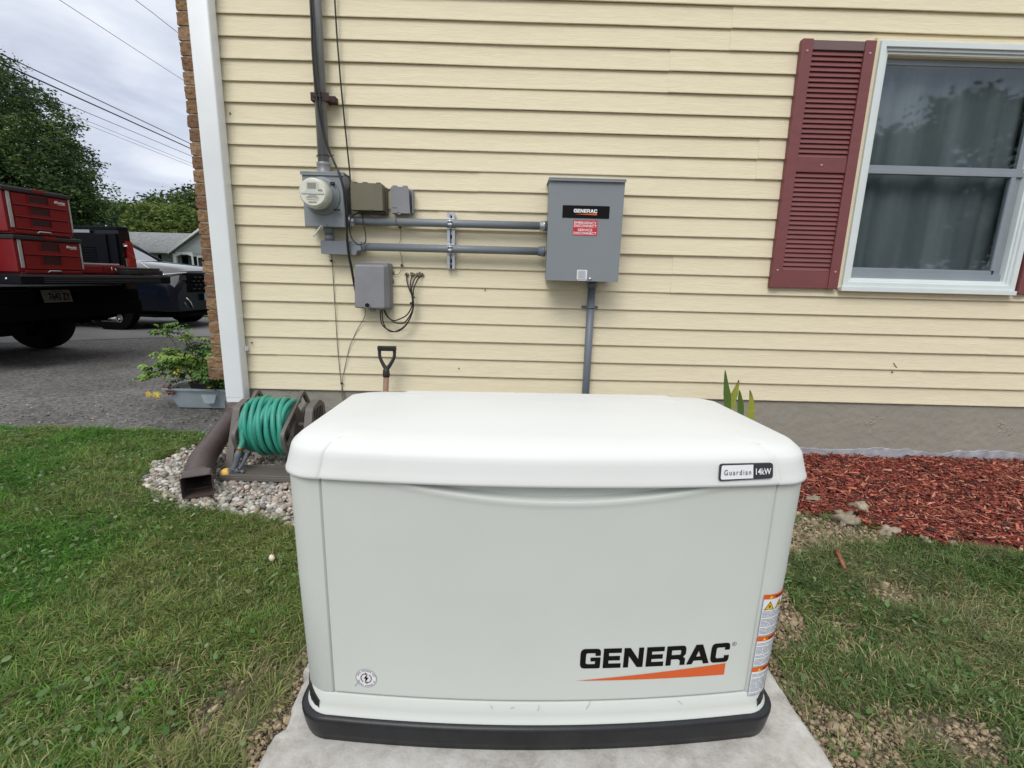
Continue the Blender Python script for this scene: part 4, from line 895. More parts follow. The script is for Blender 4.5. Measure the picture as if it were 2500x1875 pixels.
q = MB(); put_text(q, 'Guardian', .3385, .3965, .6625, .6730, lambda a_, b_: lidf(a_, b_, .0066), spacing=1.35); q.build('badge_text', ink_m, bd_, local=True)
q = MB(); put_text(q, '14kW', .407, .4405, .6620, .6745, lambda a_, b_: lidf(a_, b_, .0062), bold=.012); q.build('badge_rating', white_m, bd_, local=True)
# grass clippings stuck to the pan
q = MB(True)
for x, z, a_, l_ in [(.098, .100, 1.25, .026), (.312, .110, -.7, .014), (-.115, .099, 1.9, .012), (-.012, .097, 1.5, .016), (-.425, .142, 1.05, .030), (-.075, .104, .3, .010)]:
    y = (-.2955+BOW*(abs(x)/.5)**2) if z < .11 else door_y(x, z)
    q.tube([(x, y-.0015, z), (x+l_*.5*math.cos(a_)+.002, y-.0025, z+l_*.5*math.sin(a_)), (x+l_*math.cos(a_), y-.002, z+l_*math.sin(a_))], .00038, 4)
q.build('stuck_clippings', mat('dry clipping', s2l((134, 132, 108)), rough=.9), gen, local=True)

# ============================================================ HOSE REEL
reelp = mat('taupe plastic', s2l((98, 92, 88)), rough=.5, var=.08, vs=12, bump=.1, bs=200)
reel = thing('hose_reel', 'taupe plastic hose reel stand on pebbles beside the foundation', 'hose reel', (-1.21, -.33, G0), 0)
def frame_x(mb, outer, holes, x0, x1):
    lp = [outer]+holes
    for x in (x0, x1): mb.flat(lp, lambda a_, b_, x=x: (x, a_, b_))
    for l_ in lp:
        n_l = len(l_); mb.add([(x0, a_, b_) for a_, b_ in l_]+[(x1, a_, b_) for a_, b_ in l_], [(i, (i+1) % n_l, (i+1) % n_l+n_l, i+n_l) for i in range(n_l)], False)
def rot2(pts, c, a_):
    return [(c[0]+x*math.cos(a_)-y*math.sin(a_), c[1]+x*math.sin(a_)+y*math.cos(a_)) + tuple(r_) for x, y, *r_ in pts]
for xc, yc, zc in ((-1.345, -.310, -.118), (-1.085, -.352, -.105)):
    q = MB(); sc2 = 1.06
    hx_ = [(.088, .163, .035), (-.18, .002, .04), (-.15, -.080, .03), (-.088, -.163, .035), (.18, -.002, .04), (.15, .080, .03)]
    mk_ = lambda k_: [(yc+a_*k_*sc2, zc+b_*k_*sc2, r_*k_) for a_, b_, r_ in hx_]
    o_ = rpoly(mk_(1.0), 5)
    def tri_(pts): return rpoly([(yc+a_*sc2, zc+b_*sc2, .008) for a_, b_ in pts], 3)
    h1 = tri_([(.080, .142), (-.010, .090), (.05, .048), (.132, .080)]); h2 = tri_([(-.080, -.142), (.010, -.090), (-.05, -.048), (-.132, -.080)])
    h3 = tri_([(-.035, .075), (-.160, -.002), (-.134, -.066), (-.075, -.035), (-.03, .03)]); h4 = tri_([(.03, -.070), (.152, .004), (.128, .058), (.075, .035), (.03, -.03)])
    frame_x(q, o_, [h1, h2, h3, h4], xc-.009, xc+.009); q.build('spool_flange', reelp, reel)
q = MB(); q.cyl((-1.345, -.315, -.11), (-1.085, -.355, -.11), .07, 24); q.build('spool_drum', reelp, reel)
for xs_, yo, zo in ((-1.43, 0.0, 0.0), (-.985, -.15, .045)):
    q = MB()
    o_ = rpoly([(-.42+yo, G0+.002), (-.365+yo, G0+.002), (-.30+yo, -.19), (-.20+yo, -.19), (-.12+yo, G0+.002), (-.065+yo, G0+.002), (-.13+yo, -.045+zo, .015), (-.19+yo, -.012+zo, .01), (-.285+yo, -.035+zo, .015)], 3)
    frame_x(q, o_, [rpoly([(-.27+yo, -.16, .01), (-.205+yo, -.16, .01), (-.205+yo, -.12, .01), (-.27+yo, -.12, .01)], 3)], xs_-.018, xs_+.018)
    q.build('leg_frame', reelp, reel)
    q = MB()
    for i in range(6): q.box(xs_-.0195, xs_+.0195, -.272+yo+i*.020, -.264+yo+i*.020, -.10+zo-.004*i, -.045+zo-.002*abs(i-3))
    q.build('slots', dark_m, reel)
q = MB(); q.box(-1.40, -1.01, -.545, -.440, G0+.012, G0+.034, .004); q.box(-1.40, -1.01, -.552, -.546, G0+.006, G0+.026, .002); q.box(-1.40, -1.01, -.44, -.43, G0+.012, G0+.046, .002); q.build('base_tray', reelp, reel)
q = MB(); q.box(-1.43, -.985, -.13, -.10, G0+.004, G0+.03, .004); q.cyl((-1.43, -.30, -.10), (-.985, -.37, -.10), .012, 12); q.build('cross_bar', reelp, reel)
hose_m = mat('teal hose', s2l((54, 146, 128)), rough=.45, var=.14, vs=18, spec=.5)
q = MB(True)
for lay_, turns, rr0, ph, dirn in ((0, 7.0, .100, .3, 1), (1, 6.6, .124, 1.1, -1), (2, 5.3, .134, 2.0, 1)):
    hp = []; n_h = 240
    for i in range(n_h+1):
        u = i/n_h; t_ = u*turns*2*math.pi+ph; uu = u if dirn > 0 else 1-u
        xx = -1.322+.222*uu*(1 if lay_ < 2 else .93)+.012*math.sin(t_+lay_*1.9)+.005*math.sin(u*31+lay_); rr_ = rr0+.006*math.sin(u*11+lay_*2)+.004*math.sin(t_*.5+lay_)
        hp.append((xx, -.318-.035*uu+rr_*math.cos(t_), -.117+rr_*1.05*math.sin(t_)))
    q.tube(hp, .0128, 12)
q.tube([(-1.315, -.44, -.10), (-1.322, -.452, -.13), (-1.315, -.465, -.165), (-1.322, -.478, -.19)], .0135, 12, sub=6)
tag(q.build('garden_hose', hose_m), 'teal garden hose wound on the reel', 'hose')
noz_m = mat('slate grey rubber', s2l((92, 98, 106)), rough=.5, var=.06)
nz = thing('hose_nozzle', 'grey pistol hose nozzle with yellow collar hanging from the hose end', 'hose nozzle', (-1.33, -.50, -.31))
q = MB(); q.lathe((-1.322, -.477, -.187), (-.12, -.28, -.95), [(.013, 0), (.0145, .003), (.0145, .014), (.012, .016)], 14); q.build('coupling', mat('brass', s2l((160, 130, 70)), rough=.4, metal=.8), nz)
q = MB(True); q.tube([(-1.324, -.481, -.202), (-1.330, -.490, -.225), (-1.338, -.500, -.262), (-1.350, -.512, -.298)], [.013, .017, .014, .016], 12, sub=4); q.build('grip', noz_m, nz)
q = MB(True); q.tube([(-1.355, -.512, -.305), (-1.325, -.510, -.298), (-1.315, -.512, -.29)], [.012, .013, .012], 12); q.tube([(-1.350, -.512, -.300), (-1.385, -.520, -.312), (-1.410, -.522, -.318)], [.015, .018, .021], 14); q.tube([(-1.318, -.512, -.295), (-1.30, -.515, -.300), (-1.29, -.516, -.302)], [.009, .008, .006], 10); q.build('barrel', noz_m, nz)
q = MB(True); q.tube([(-1.362, -.516, -.305), (-1.372, -.518, -.308), (-1.384, -.520, -.311), (-1.394, -.521, -.314)], [.020, .0255, .0255, .021], 18); q.build('yellow_collar', mat('yellow plastic', s2l((222, 182, 88)), rough=.5), nz)
q = MB(True); q.tube([(-1.318, -.514, -.290), (-1.302, -.500, -.262), (-1.290, -.492, -.235), (-1.284, -.488, -.212)], [.006, .008, .011, .008], 10, sub=4); q.build('trigger', noz_m, nz)
q = MB(True); q.lathe((-1.313, -.522, -.283), (0, -1, 0), [(.006, 0), (.005, .003)], 10); q.lathe((-1.296, -.522, -.300), (0, -1, 0), [(.004, 0), (.003, .006)], 8); q.build('pin', silver_m, nz)

# ============================================================ SHOVEL
sv = thing('shovel', 'shovel with black plastic D-handle leaning against the siding', 'shovel', (-.665, -.2, G0))
q = MB(); q.tube([(-.676, -.12, .125), (-.678, -.16, -.05), (-.68, -.22, -.25)], [.0155, .0155, .016], 14)
q.build('wooden_shaft', mat('weathered wood', s2l((140, 112, 92)), rough=.75, var=.2, vs=20, stretch=(3, 3, .3)), sv)
q = MB(); q.lathe((-.676, -.121, .115), (0, .0, 1), [(.019, 0), (.020, .01), (.018, .035), (.013, .05)], 16)
q.tube([(-.674, -.119, .155), (-.694, -.116, .185), (-.711, -.112, .225), (-.712, -.110, .262)], [.012, .010, .009, .009], 10, sub=4)
q.tube([(-.674, -.119, .155), (-.652, -.116, .185), (-.632, -.112, .225), (-.630, -.110, .262)], [.012, .010, .009, .009], 10, sub=4)
q.build('handle_fork', blackp_m, sv)
q = MB(); q.rbox(-.722, -.620, -.124, -.096, .258, .285, .006)
for i in range(10): q.box(-.716+i*.0096, -.712+i*.0096, -.1265, -.1238, .262, .282)
q.build('grip', blackp_m, sv)
q = MB(); q.loft([[(-.70, -.20, -.235), (-.68, -.212, -.235), (-.66, -.20, -.235)], [(-.76, -.225, -.25), (-.68, -.245, -.255), (-.60, -.225, -.25)], [(-.75, -.27, G0-.02), (-.68, -.285, G0-.02), (-.61, -.27, G0-.02)]], close=False, cap0=False, cap1=False, smooth=False)
b_ = q.build('blade', rust_m, sv); md = b_.modifiers.new('s', 'SOLIDIFY'); md.thickness = .002

# ============================================================ BIN WITH POTTED PLANT
binm = mat('cloudy plastic', s2l((206, 218, 224)), rough=.5, var=.1, vs=9, spec=.5)
binm.node_tree.nodes['Principled BSDF'].inputs['Transmission Weight'].default_value = .6
bn = thing('storage_bin', 'shallow translucent plastic storage bin on the driveway by the brick corner', 'storage bin', (-2.25, .85, G0+.008))
q = MB(); rings = []
def rr3(hx, hy, z, cx_=-2.17, cy_=.88, r=.03): return [(cx_+a_, cy_+b_, z) for a_, b_ in rrect(-hx, hx, -hy, hy, r)]
B0 = G0+.010
rings = [rr3(.262, .150, B0), rr3(.272, .160, B0+.006), rr3(.318, .198, B0+.142), rr3(.325, .205, B0+.145), rr3(.338, .216, B0+.146), rr3(.339, .217, B0+.158), rr3(.333, .212, B0+.160), rr3(.318, .198, B0+.158), rr3(.310, .19, B0+.14), rr3(.268, .155, B0+.01)]
q.loft(rings, cap0=True, cap1=True, smooth=False); q.build('tub', binm, bn)
q = MB(); q.box(-2.30, -2.20, .6665, .669, B0+.02, B0+.09) if False else q.prism(rpoly([(-2.22, B0+.12), (-2.20, B0+.055, .01), (-2.13, B0+.055, .01), (-2.11, B0+.12)], 3), .668, .672); q.build('molded_panel', binm, bn)
plm = blackp_m
def pot(label, cx_, cy_, hx, hy, z0, z1):
    q = MB(); q.loft([[(cx_+a_*k_, cy_+b_*k_, z) for a_, b_ in rrect(-hx, hx, -hy, hy, hy*.5)] for k_, z in ((.8, z0), (1, z1), (1.06, z1), (1.06, z1+.008), (1.0, z1+.008), (.95, z1-.01))], cap0=True, cap1=True, smooth=False)
    tag(q.build('plant_pot', plm), label, 'plant pot', 'black pots in the bin')
pot('black nursery pot with tall stems at the left of the bin', -2.29, .86, .09, .09, B0+.02, B0+.172)
pot('empty black round pot at the right of the bin with trailing dry stems', -2.02, .84, .10, .10, B0+.02, B0+.166)
leafg = mat('fern green leaf', (1, 1, 1), rough=.55, var=.25, vs=25, attr='Col', spec=.3)
# plant: stems with lobed, feathery leaves (bleeding-heart like)
vs_, fs_, cl_ = [], [], []
def lobed_leaf(c, d, nrm, size, col):
    c = Vector(c); d = Vector(d).normalized(); s_ = d.cross(Vector(nrm)).normalized(); nn = s_.cross(d)
    for a_, l_ in ((0, 1), (.62, .85), (-.62, .85), (1.2, .62), (-1.2, .62)):
        dd = (d*math.cos(a_)+s_*math.sin(a_)); ss = dd.cross(nn).normalized(); L_ = size*l_*rnd.uniform(.85, 1.1); W_ = size*.17
        base = len(vs_); prof_ = [(0, .25), (.25, .8), (.42, .55), (.6, 1.15), (.75, .55), (.88, .6), (1, 0)]
        cc = [min(1, x*rnd.uniform(.8, 1.2)) for x in col]
        drop = rnd.uniform(.05, .35)
        for u, w_ in prof_:
            p = c+dd*L_*u+nn*(.10*size*math.sin(u*3)-drop*size*u*u)
            for k in (-1, 0, 1): vs_.append(tuple(p+ss*W_*w_*k+nn*(.03*size*abs(k)))); cl_.append(cc)
        for i in range(len(prof_)-1):
            for k in (0, 1): a0 = base+i*3+k; fs_.append((a0, a0+1, a0+4, a0+3))
stems = MB(True)
cen = Vector((-2.30, .86, B0+.13)); greens = [s2l(c) for c in [(96, 132, 52), (84, 118, 48), (116, 144, 62), (76, 108, 54)]]; yel = s2l((186, 166, 78)); red_l = s2l((112, 66, 60))
tips = []
for i in range(34):
    a_ = rnd.uniform(0, 6.28); rad = rnd.uniform(.08, .34)
    tips.append((cen.x+.13+rad*math.cos(a_)*1.15, cen.y+rad*math.sin(a_)*.8, B0+.13+rnd.uniform(.17, .36)-.25*rad))
tips += [(-2.43, .80, B0+.58), (-2.52, .8, B0+.56), (-2.36, .8, B0+.52), (-2.48, .78, B0+.40), (-2.56, .74, B0+.29), (-2.62, .72, B0+.24), (-2.50, .74, B0+.32), (-2.36, .7, B0+.33), (-2.24, .7, B0+.36), (-2.10, .72, B0+.34), (-2.05, .7, B0+.26), (-2.20, .7, B0+.27), (-2.32, .8, B0+.28), (-1.98, .8, B0+.36), (-2.0, .9, B0+.30), (-2.14, .9, B0+.42), (-2.44, .75, B0+.24), (-2.15, .74, B0+.20), (-2.06, .76, B0+.17)]
for i, tp in enumerate(tips):
    tp = Vector(tp); st_ = cen+Vector((rnd.gauss(0, .03), rnd.gauss(0, .03), 0)); midp = st_.lerp(tp, .55)+Vector((0, 0, .05))
    stems.tube([st_, midp, tp], [.005, .0035, .002], 6, sub=5)
    out_ = (tp-cen); out_.z = 0; out_ = out_.normalized() if out_.length > .01 else Vector((1, 0, 0))
    c_ = greens[rnd.randrange(4)]
    for k in range(20):
        pp = tp+Vector((rnd.gauss(0, .046), rnd.gauss(0, .046), rnd.gauss(0, .020))); dd = out_+Vector((rnd.gauss(0, .8), rnd.gauss(0, .8), rnd.uniform(-.3, .2)))
        lobed_leaf(pp, dd, (rnd.gauss(0, .3), rnd.gauss(0, .3), 1), rnd.uniform(.032, .062), c_)
for c, d_, s_ in [((-2.35, .62, B0+.30), (1, -.4, -.1), .045), ((-2.12, .62, B0+.19), (.3, -1, .1), .035), ((-2.24, .62, B0+.245), (-1, -.3, 0), .03), ((-2.58, .66, B0+.13), (-.6, -.3, -.8), .055), ((-2.53, .66, B0+.13), (-.1, -.3, -1), .06)]:
    lobed_leaf(c, d_, (0, -.7, .7), s_, yel)
for i in range(26): lobed_leaf((rnd.uniform(-2.50, -2.40), rnd.uniform(.66, .72), B0+.13+rnd.uniform(-.02, .04)), (rnd.gauss(0, 1), rnd.gauss(0, 1), rnd.gauss(0, .5)), (rnd.gauss(0, 1), rnd.gauss(0, 1), 1), .032, red_l if rnd.random() < .6 else s2l((150, 110, 96)))
stems.tube([cen, cen+Vector((-.12, -.12, .04)), (-2.55, .68, B0+.145)], .0025, 6, sub=4)
plant = thing('leafy_plant', 'feathery green perennial with a few yellow leaves growing in the bin', 'plant', (cen.x, cen.y, cen.z))
stems.build('stem', mat('plant stem', s2l((128, 122, 72)), rough=.7, var=.2), plant)
Mi = MW[plant.name].inverted(); bigm = np.array(vs_)-np.array((cen.x, cen.y, cen.z))
me = bpy.data.meshes.new('leaves'); me.from_pydata(bigm.tolist(), [], fs_); ca = me.color_attributes.new('Col', 'FLOAT_COLOR', 'POINT'); c4 = np.ones((len(vs_), 4)); c4[:, :3] = cl_; ca.data.foreach_set('color', c4.ravel()); me.materials.append(leafg)
lo_ = bpy.data.objects.new('foliage', me); COL.objects.link(lo_); lo_.parent = plant
q = MB(True)
for i in range(9):
    x0 = rnd.uniform(-2.15, -1.95); q.tube([(x0, .80, B0+.15), (x0+.06, .72, B0+.17+rnd.uniform(0, .03)), (x0+.13, .68, B0+.15), (x0+.2, .68, B0+.14)], .002, 5, sub=4)
q.box(-2.212, -2.202, .70, .702, B0+.14, B0+.175); tag(q.build('dry_stem', rust_m), 'tangle of dead brown stems lying over the right pot', 'dead stems')

# ============================================================ LILY LEAVES BY THE WALL
lilym = mat('strap leaf', (1, 1, 1), rough=.45, var=.12, vs=6, stretch=(1, 1, 8), attr='Col', spec=.4)
def strap(pts, w_, col, tipc, name, parent):
    P_s = catmull([Vector(p) for p in pts], 8); n_p = len(P_s); vs, fs, cs = [], [], []
    for i, p in enumerate(P_s):
        u = i/(n_p-1); wd = w_*min(1, (1-u)*2.4)**.8*(.55+.45*math.sin(min(1, u*1.6)*math.pi/2)); t_ = (P_s[min(i+1, n_p-1)]-P_s[max(0, i-1)]).normalized(); sd_ = t_.cross(Vector((0, 1, 0))).normalized()
        c_ = [a_*(1-max(0, (u-.8)/.2))+b_*max(0, (u-.8)/.2) for a_, b_ in zip(col, tipc)]
        for k, yo in ((-1, 0), (0, .006), (1, 0)): vs.append(tuple(p+sd_*wd*k+Vector((0, yo, 0)))); cs.append(c_)
        if i: 
            for k in (0, 1): a0 = (i-1)*3+k; fs.append((a0, a0+1, a0+4, a0+3))
    q = MB(True); q.add(vs, fs); return q, cs
def lily(label, leaves, loc):
    th = thing('strap_leaf_plant', label, 'plant', loc, group=None)
    for pts, w_, c, tc_ in leaves:
        q, cs = strap(pts, w_, s2l(c), s2l(tc_), 'leaf', th); q.build('leaf', lilym, th, col=np.array(cs), fixn=False)
gG, gY, tR, tG = (84, 110, 50), (150, 156, 66), (110, 62, 50), (90, 104, 50)
lily('cluster of upright strap leaves rising behind the right end of the generator', [
    ([(1.205, -.25, G0), (1.195, -.25, -.1), (1.178, -.25, .06), (1.162, -.25, .14), (1.147, -.25, .222)], .020, gG, tG),
    ([(1.20, -.24, G0), (1.205, -.24, -.05), (1.212, -.24, .06), (1.224, -.24, .12), (1.232, -.24, .168)], .020, gY, tR),
    ([(1.27, -.25, G0), (1.262, -.25, -.1), (1.257, -.25, .0), (1.245, -.25, .07), (1.236, -.25, .115)], .018, gG, tG),
    ([(1.315, -.27, G0), (1.312, -.27, -.12), (1.303, -.27, .0), (1.298, -.27, .06), (1.282, -.27, .122)], .021, gY, tR)], (1.24, -.25, G0))
lily('single strap leaf whose tip just shows above the middle of the generator', [([(.86, -.25, G0), (.855, -.25, -.15), (.848, -.25, .01), (.843, -.25, .055)], .016, gY, tG)], (.85, -.25, G0))
# ============================================================ VEHICLES
paint_blk = mat('black truck paint', (.004, .004, .005), rough=.3, var=.2, coat=.2, spec=.3)
bedliner = mat('black bed liner', (.005, .006, .009), rough=.6, var=.2, vs=30, spec=.12)
under_m = mat('dark underbody', (.003, .003, .003), rough=.95, spec=.1)
tyre_m = mat('tyre rubber', (.006, .006, .007), rough=.9, var=.3, vs=20, bump=.4, bs=60, spec=.15)
rim_m = mat('dark alloy', (.05, .05, .055), rough=.3, metal=.7)
chrome_m = mat('chrome', (.75, .75, .75), rough=.15, metal=1)
tail_m = mat('red lens', (.28, .008, .012), rough=.15, var=.2, coat=1)
tr = thing('pickup_truck', 'black pickup truck with its tailgate lowered, on the driveway', 'pickup truck', (-6.082, 1.862, G0+.008), -R(9.077))
q = MB(); q.box(1.18, 1.745, .085, 1.70, .835, .925, .012)
for i in range(6): q.box(1.22, 1.70, .2+i*.24, .3+i*.24, .9255, .931, .002)
tg = q.build('tailgate', bedliner, tr, local=True)
q = MB()
for z in (.852, .868, .884, .9): q.box(1.7455, 1.7495, .28, 1.55, z, z+.006, .001)
q.box(1.7455, 1.7505, .085, 1.70, .906, .924, .002); q.build('tailgate_trim', mat('scuffed edge trim', (.045, .048, .055), rough=.45), tg, local=True)
q = MB(True)
for u in (1.60, 1.48): q.lathe((u, .0845, .885), (0, -1, 0), [(.012, 0), (.011, .006), (.006, .010)], 12)
q.build('bolt', silver_m, tg, local=True)
for side, (va, vb) in (('n', (-.06, .03)), ('f', (1.62, 1.76))):
    q = MB(); pts = [(-1.35, .50), (-.52, .50), (-.50, .72), (-.36, .92), (0, 1.0), (.36, .92), (.50, .72), (.52, .46), (1.16, .46), (1.19, .60), (1.205, 1.05), (1.19, 1.44), (-1.35, 1.47)]
    q.prism(pts, va, vb, axis='y'); bs_ = q.build('bedside', paint_blk, tr, local=True)
    va2, vb2 = (.03, .055) if side == 'n' else (1.595, 1.62)
    q = MB(); q.box(-1.3, 1.17, va2, vb2, .80, 1.40, .004); q.box(.92, 1.06, va2-.025 if side == 'f' else va2, vb2+(.0 if side == 'f' else .025), .80, 1.39, .004); q.box(-1.3, 1.18, va-.005, vb+.005, 1.4405 if side == 'n' else 1.4405, 1.485, .008)
    for i in range(7): q.box(.45, .88, va2-.008 if side == 'f' else va2, vb2+(.008 if side == 'n' else 0), 1.06+i*.03, 1.07+i*.03, .002)
    q.build('bed_liner', bedliner, bs_, local=True)
    q = MB(); vo_ = 1.70 if side == 'f' else -.075; q.loft([[(1.10, vo_-.02 if side == 'f' else vo_+.02, .93), (1.225, vo_-.02 if side == 'f' else vo_+.02, .93), (1.225, vo_+.075, .93), (1.10, vo_+.075, .93)], [(1.10, vo_-.02, 1.12), (1.23, vo_-.02, 1.12), (1.23, vo_+.07, 1.12), (1.10, vo_+.07, 1.12)], [(1.10, vo_-.02, 1.32), (1.215, vo_-.02, 1.32), (1.215, vo_+.055, 1.32), (1.10, vo_+.055, 1.32)]], smooth=False); q.build('taillight', tail_m, bs_, local=True)
    q = MB(); q.box(1.206, 1.214, va+.02, vb-.04, 1.25, 1.29, .002); q.tube([(1.215, (va+vb)/2-.01, 1.27), (1.225, (va+vb)/2-.03, 1.25)], .012, 8); q.tube([(1.213, (va+vb)/2, 1.19), (1.40, (va+vb)/2-.01, 1.06), (1.62, (va+vb)/2-.015, .935)], .0022, 6); q.box(1.207, 1.211, va+.03, va+.085, 1.02, 1.12, .001)
    q.build('latch_and_cable', silver_m, bs_, local=True)
q = MB(); q.box(.60, .83, 1.588, 1.594, 1.405, 1.44, .002); q.build('rail_cleat', mat('pale grey casting', s2l((150, 156, 160)), rough=.5), tr, local=True)
q = MB(); q.box(-1.35, 1.17, .0305, 1.6195, .765, .80); q.box(-1.40, -1.352, -.06, 1.76, .5, 1.47); q.build('bed_floor', bedliner, tr, local=True)
q = MB(); q.box(1.14, 1.29, -.02, 1.72, .47, .63, .02); q.box(1.14, 1.28, .02, .55, .63, .76, .015); q.box(1.14, 1.28, .95, 1.70, .63, .76, .015); q.box(1.1395, 1.215, .55, .95, .63, .79, .006); bp_ = q.build('rear_bumper', under_m, tr, local=True)
q = MB(); q.add([(1.300, .595, .640), (1.300, .882, .640), (1.272, .882, .765), (1.272, .595, .765)], [(0, 1, 2, 3)]); lp = q.build('licence_plate', mat('shaded plate', s2l((104, 104, 100)), rough=.6, var=.15, vs=30), bp_, local=True)  # plate colour darkened to stand for the shade under the tailgate
fnp = lambda a_, b_: (1.302-(b_-.64)*.224, a_, b_)
q = MB(); put_text(q, '7643 ZY', .655, .868, .66, .735, fnp, bold=.02); put_text(q, 'Maine', .70, .80, .743, .758, fnp); q.build('plate_lettering', ink_m, lp, local=True)
q = MB(); q.box(-3.9, 1.1, .50, .62, .38, .60, .01); q.box(-3.9, 1.1, 1.10, 1.22, .38, .60, .01); q.cyl((0, .1, .42), (0, 1.6, .42), .055, 16); q.lathe((0, .70, .42), (0, 1, 0), [(.06, 0), (.16, .08), (.17, .15), (.16, .22), (.06, .3)], 18); q.lathe((.72, .86, .46), (0, 0, 1), [(.38, 0), (.40, .05), (.40, .17), (.36, .2), (.2, .2)], 30); q.box(.2, 1.15, .02, .5, .32, .75, .02); q.box(.2, 1.15, 1.28, 1.60, .40, .75, .02); q.box(.85, 1.25, .82, .91, .40, .50, .01); q.box(-.55, .2, .05, .5, .26, .75, .02)
q.build('underbody', under_m, tr, local=True)
q = MB(); q.tube([(.3, 1.36, .45), (.8, 1.38, .43), (1.2, 1.42, .42)], .035, 14); q.build('exhaust_pipe', under_m, tr, local=True)
q = MB(); q.lathe((1.05, 1.40, .425), (.98, .16, -.03), [(.040, 0), (.046, .004), (.047, .2), (.042, .20), (.040, .05)], 20, cap=False); q.build('exhaust_tip', chrome_m, tr, local=True)
def wheel(name, parent, c, r, wd, side):
    x, y, z = c; q = MB(True); q.lathe((x, y-wd/2, z), (0, 1, 0), [(r*.62, .0), (r*.86, .0), (r*.96, wd*.08), (r, wd*.2), (r, wd*.8), (r*.96, wd*.92), (r*.86, wd), (r*.62, wd)], 48, cap=False); t_ = q.build(name, tyre_m, parent, local=True)
    q = MB(); f_ = y+side*wd*.38
    q.lathe((x, f_, z), (0, side, 0), [(r*.63, -wd*.3), (r*.63, wd*.1), (r*.58, wd*.1), (r*.56, -wd*.05), (r*.1, -wd*.05)], 32, cap=False)
    for k in range(10): 
        a_ = k*math.pi/5+(.12 if k % 2 else 0); q.tube([(x+r*.12*math.cos(a_), f_+side*.01, z+r*.12*math.sin(a_)), (x+r*.60*math.cos(a_), f_+side*.012, z+r*.60*math.sin(a_))], [.02*r/.36, .011*r/.36], 6)
    q.lathe((x, f_, z), (0, side, 0), [(r*.14, 0), (r*.13, .02), (r*.05, .025)], 16); q.build('rim', rim_m, t_, local=True)
for u in (0, -3.65):
    for v_, s_ in ((.12, -1), (1.52, 1)): wheel('wheel', tr, (u, v_, .42), .42, .28, s_)
q = MB(); q.loft([[(x, v_, z) for x, z in [(-1.42, .48), (-1.42, 1.48), (-1.55, 1.95), (-2.9, 1.95), (-3.5, 1.45), (-4.75, 1.30), (-4.8, .5), (-4.1, .48), (-4.05, .8), (-3.65, .93), (-3.25, .8), (-3.2, .48)]] for v_ in (-.06, .1, 1.6, 1.76)], smooth=False); q.build('cab', paint_blk, tr, local=True)
q = MB(); q.box(-2.85, -1.6, -.065, -.061, 1.48, 1.86); q.box(-2.85, -1.6, 1.761, 1.765, 1.48, 1.86); q.build('side_window', mat('dark glass', (.01, .012, .014), rough=.05), tr, local=True)
tred = mat('red tool box plastic', s2l((120, 17, 23)), rough=.45, var=.06, vs=8); tred2 = tred
trim_s = mat('light grey trim', s2l((176, 184, 184)), rough=.4, metal=.3)
def toolbox(label, u0, v0, v1, z0, z1, nd, zoff=0):
    th = thing('tool_box', label, 'tool box', (-6.082, 1.862, G0+.008), -R(9.077), 'red tool boxes stacked on the tailgate')
    dep = .40; h = z1-z0
    q = MB(); q.box(u0-dep, u0-.012, v0+.006, v1-.006, z0+.012, z1-.05, .008); q.box(u0-.02, u0+.004, v0+.06, v1-.045, z0+.004, z0+.03, .004); q.box(u0-dep+.01, u0-.004, v0+.03, v1-.03, z0-.004, z0+.012, .002); q.build('case', tred, th, local=True)
    q = MB(); q.box(u0-dep-.005, u0+.008, v0-.004, v1+.004, z1-.05, z1-.012, .008); q.box(u0-dep+.02, u0-.02, v0+.03, v1-.03, z1-.012, z1-.002, .004); q.build('lid', blackp_m, th, local=True)
    q = MB(); vc_ = v0+(v1-v0)*.5
    q.box(u0-.005, u0+.012, vc_-.05, vc_+.06, z1-.036, z1-.008, .003); q.build('lid_latch', tred, th, local=True)
    q = MB(); q.box(u0-.010, u0-.002, v0+.034, v0+.062, z0+.05, z1-.052, .002); q.box(u0-.010, u0-.002, v1-.016, v1-.003, z0+.05, z1-.052, .002); q.build('corner_trim', trim_s, th, local=True)
    hz = (z1-.06-(z0+.04))/nd
    for i in range(nd):
        a0 = z0+.04+i*hz
        q = MB(); q.box(u0-.013, u0-.003, v0+.075, v1-.03, a0+.004, a0+hz-.003, .003); q.box(u0-.004, u0+.006, v0+.08, v1-.035, a0+.003, a0+.012, .003)
        hw_ = .085
        q.box(u0-.004, u0+.004, vc_-hw_-.006, vc_-hw_, a0+hz*.3, a0+hz-.006); q.box(u0-.004, u0+.004, vc_+hw_, vc_+hw_+.006, a0+hz*.3, a0+hz-.006)
        dr = q.build('drawer', tred, th, local=True)
        q = MB(); q.box(u0-.0034, u0-.0026, vc_-hw_, vc_+hw_, a0+hz*.35, a0+hz-.006); q.build('pull_recess_shade', mat('deep red shade', s2l((48, 6, 10)), rough=.7) if 'deep red shade' not in bpy.data.materials else bpy.data.materials['deep red shade'], dr, local=True)  # flat panel in darker red; the shade of the pull is painted on
    q = MB(); fn_t = lambda a_, b_: (u0+.0004, a_, b_)
    put_text(q, 'Milwaukee', v1-.155, v1-.055, z1-.105, z1-.08, fn_t, bold=.02, shear=.01); q.box(u0-.0002, u0+.0006, v1-.12, v1-.05, z1-.114, z1-.111); q.build('logo', white_m, th, local=True)
    q = MB(True); q.tube([(u0+.008, vc_-.06, z0+.010), (u0+.02, vc_-.05, z0+.026), (u0+.02, vc_+.05, z0+.026), (u0+.008, vc_+.06, z0+.010)], .006, 8); q.build('bottom_latch', trim_s, th, local=True)
toolbox('red drawer tool box with three drawers, on top of its stack', 1.60, .165, .752, 1.288, 1.700, 3)
toolbox('red drawer tool box with two drawers, lower one of the stack', 1.60, .190, .800, .932, 1.286, 2)
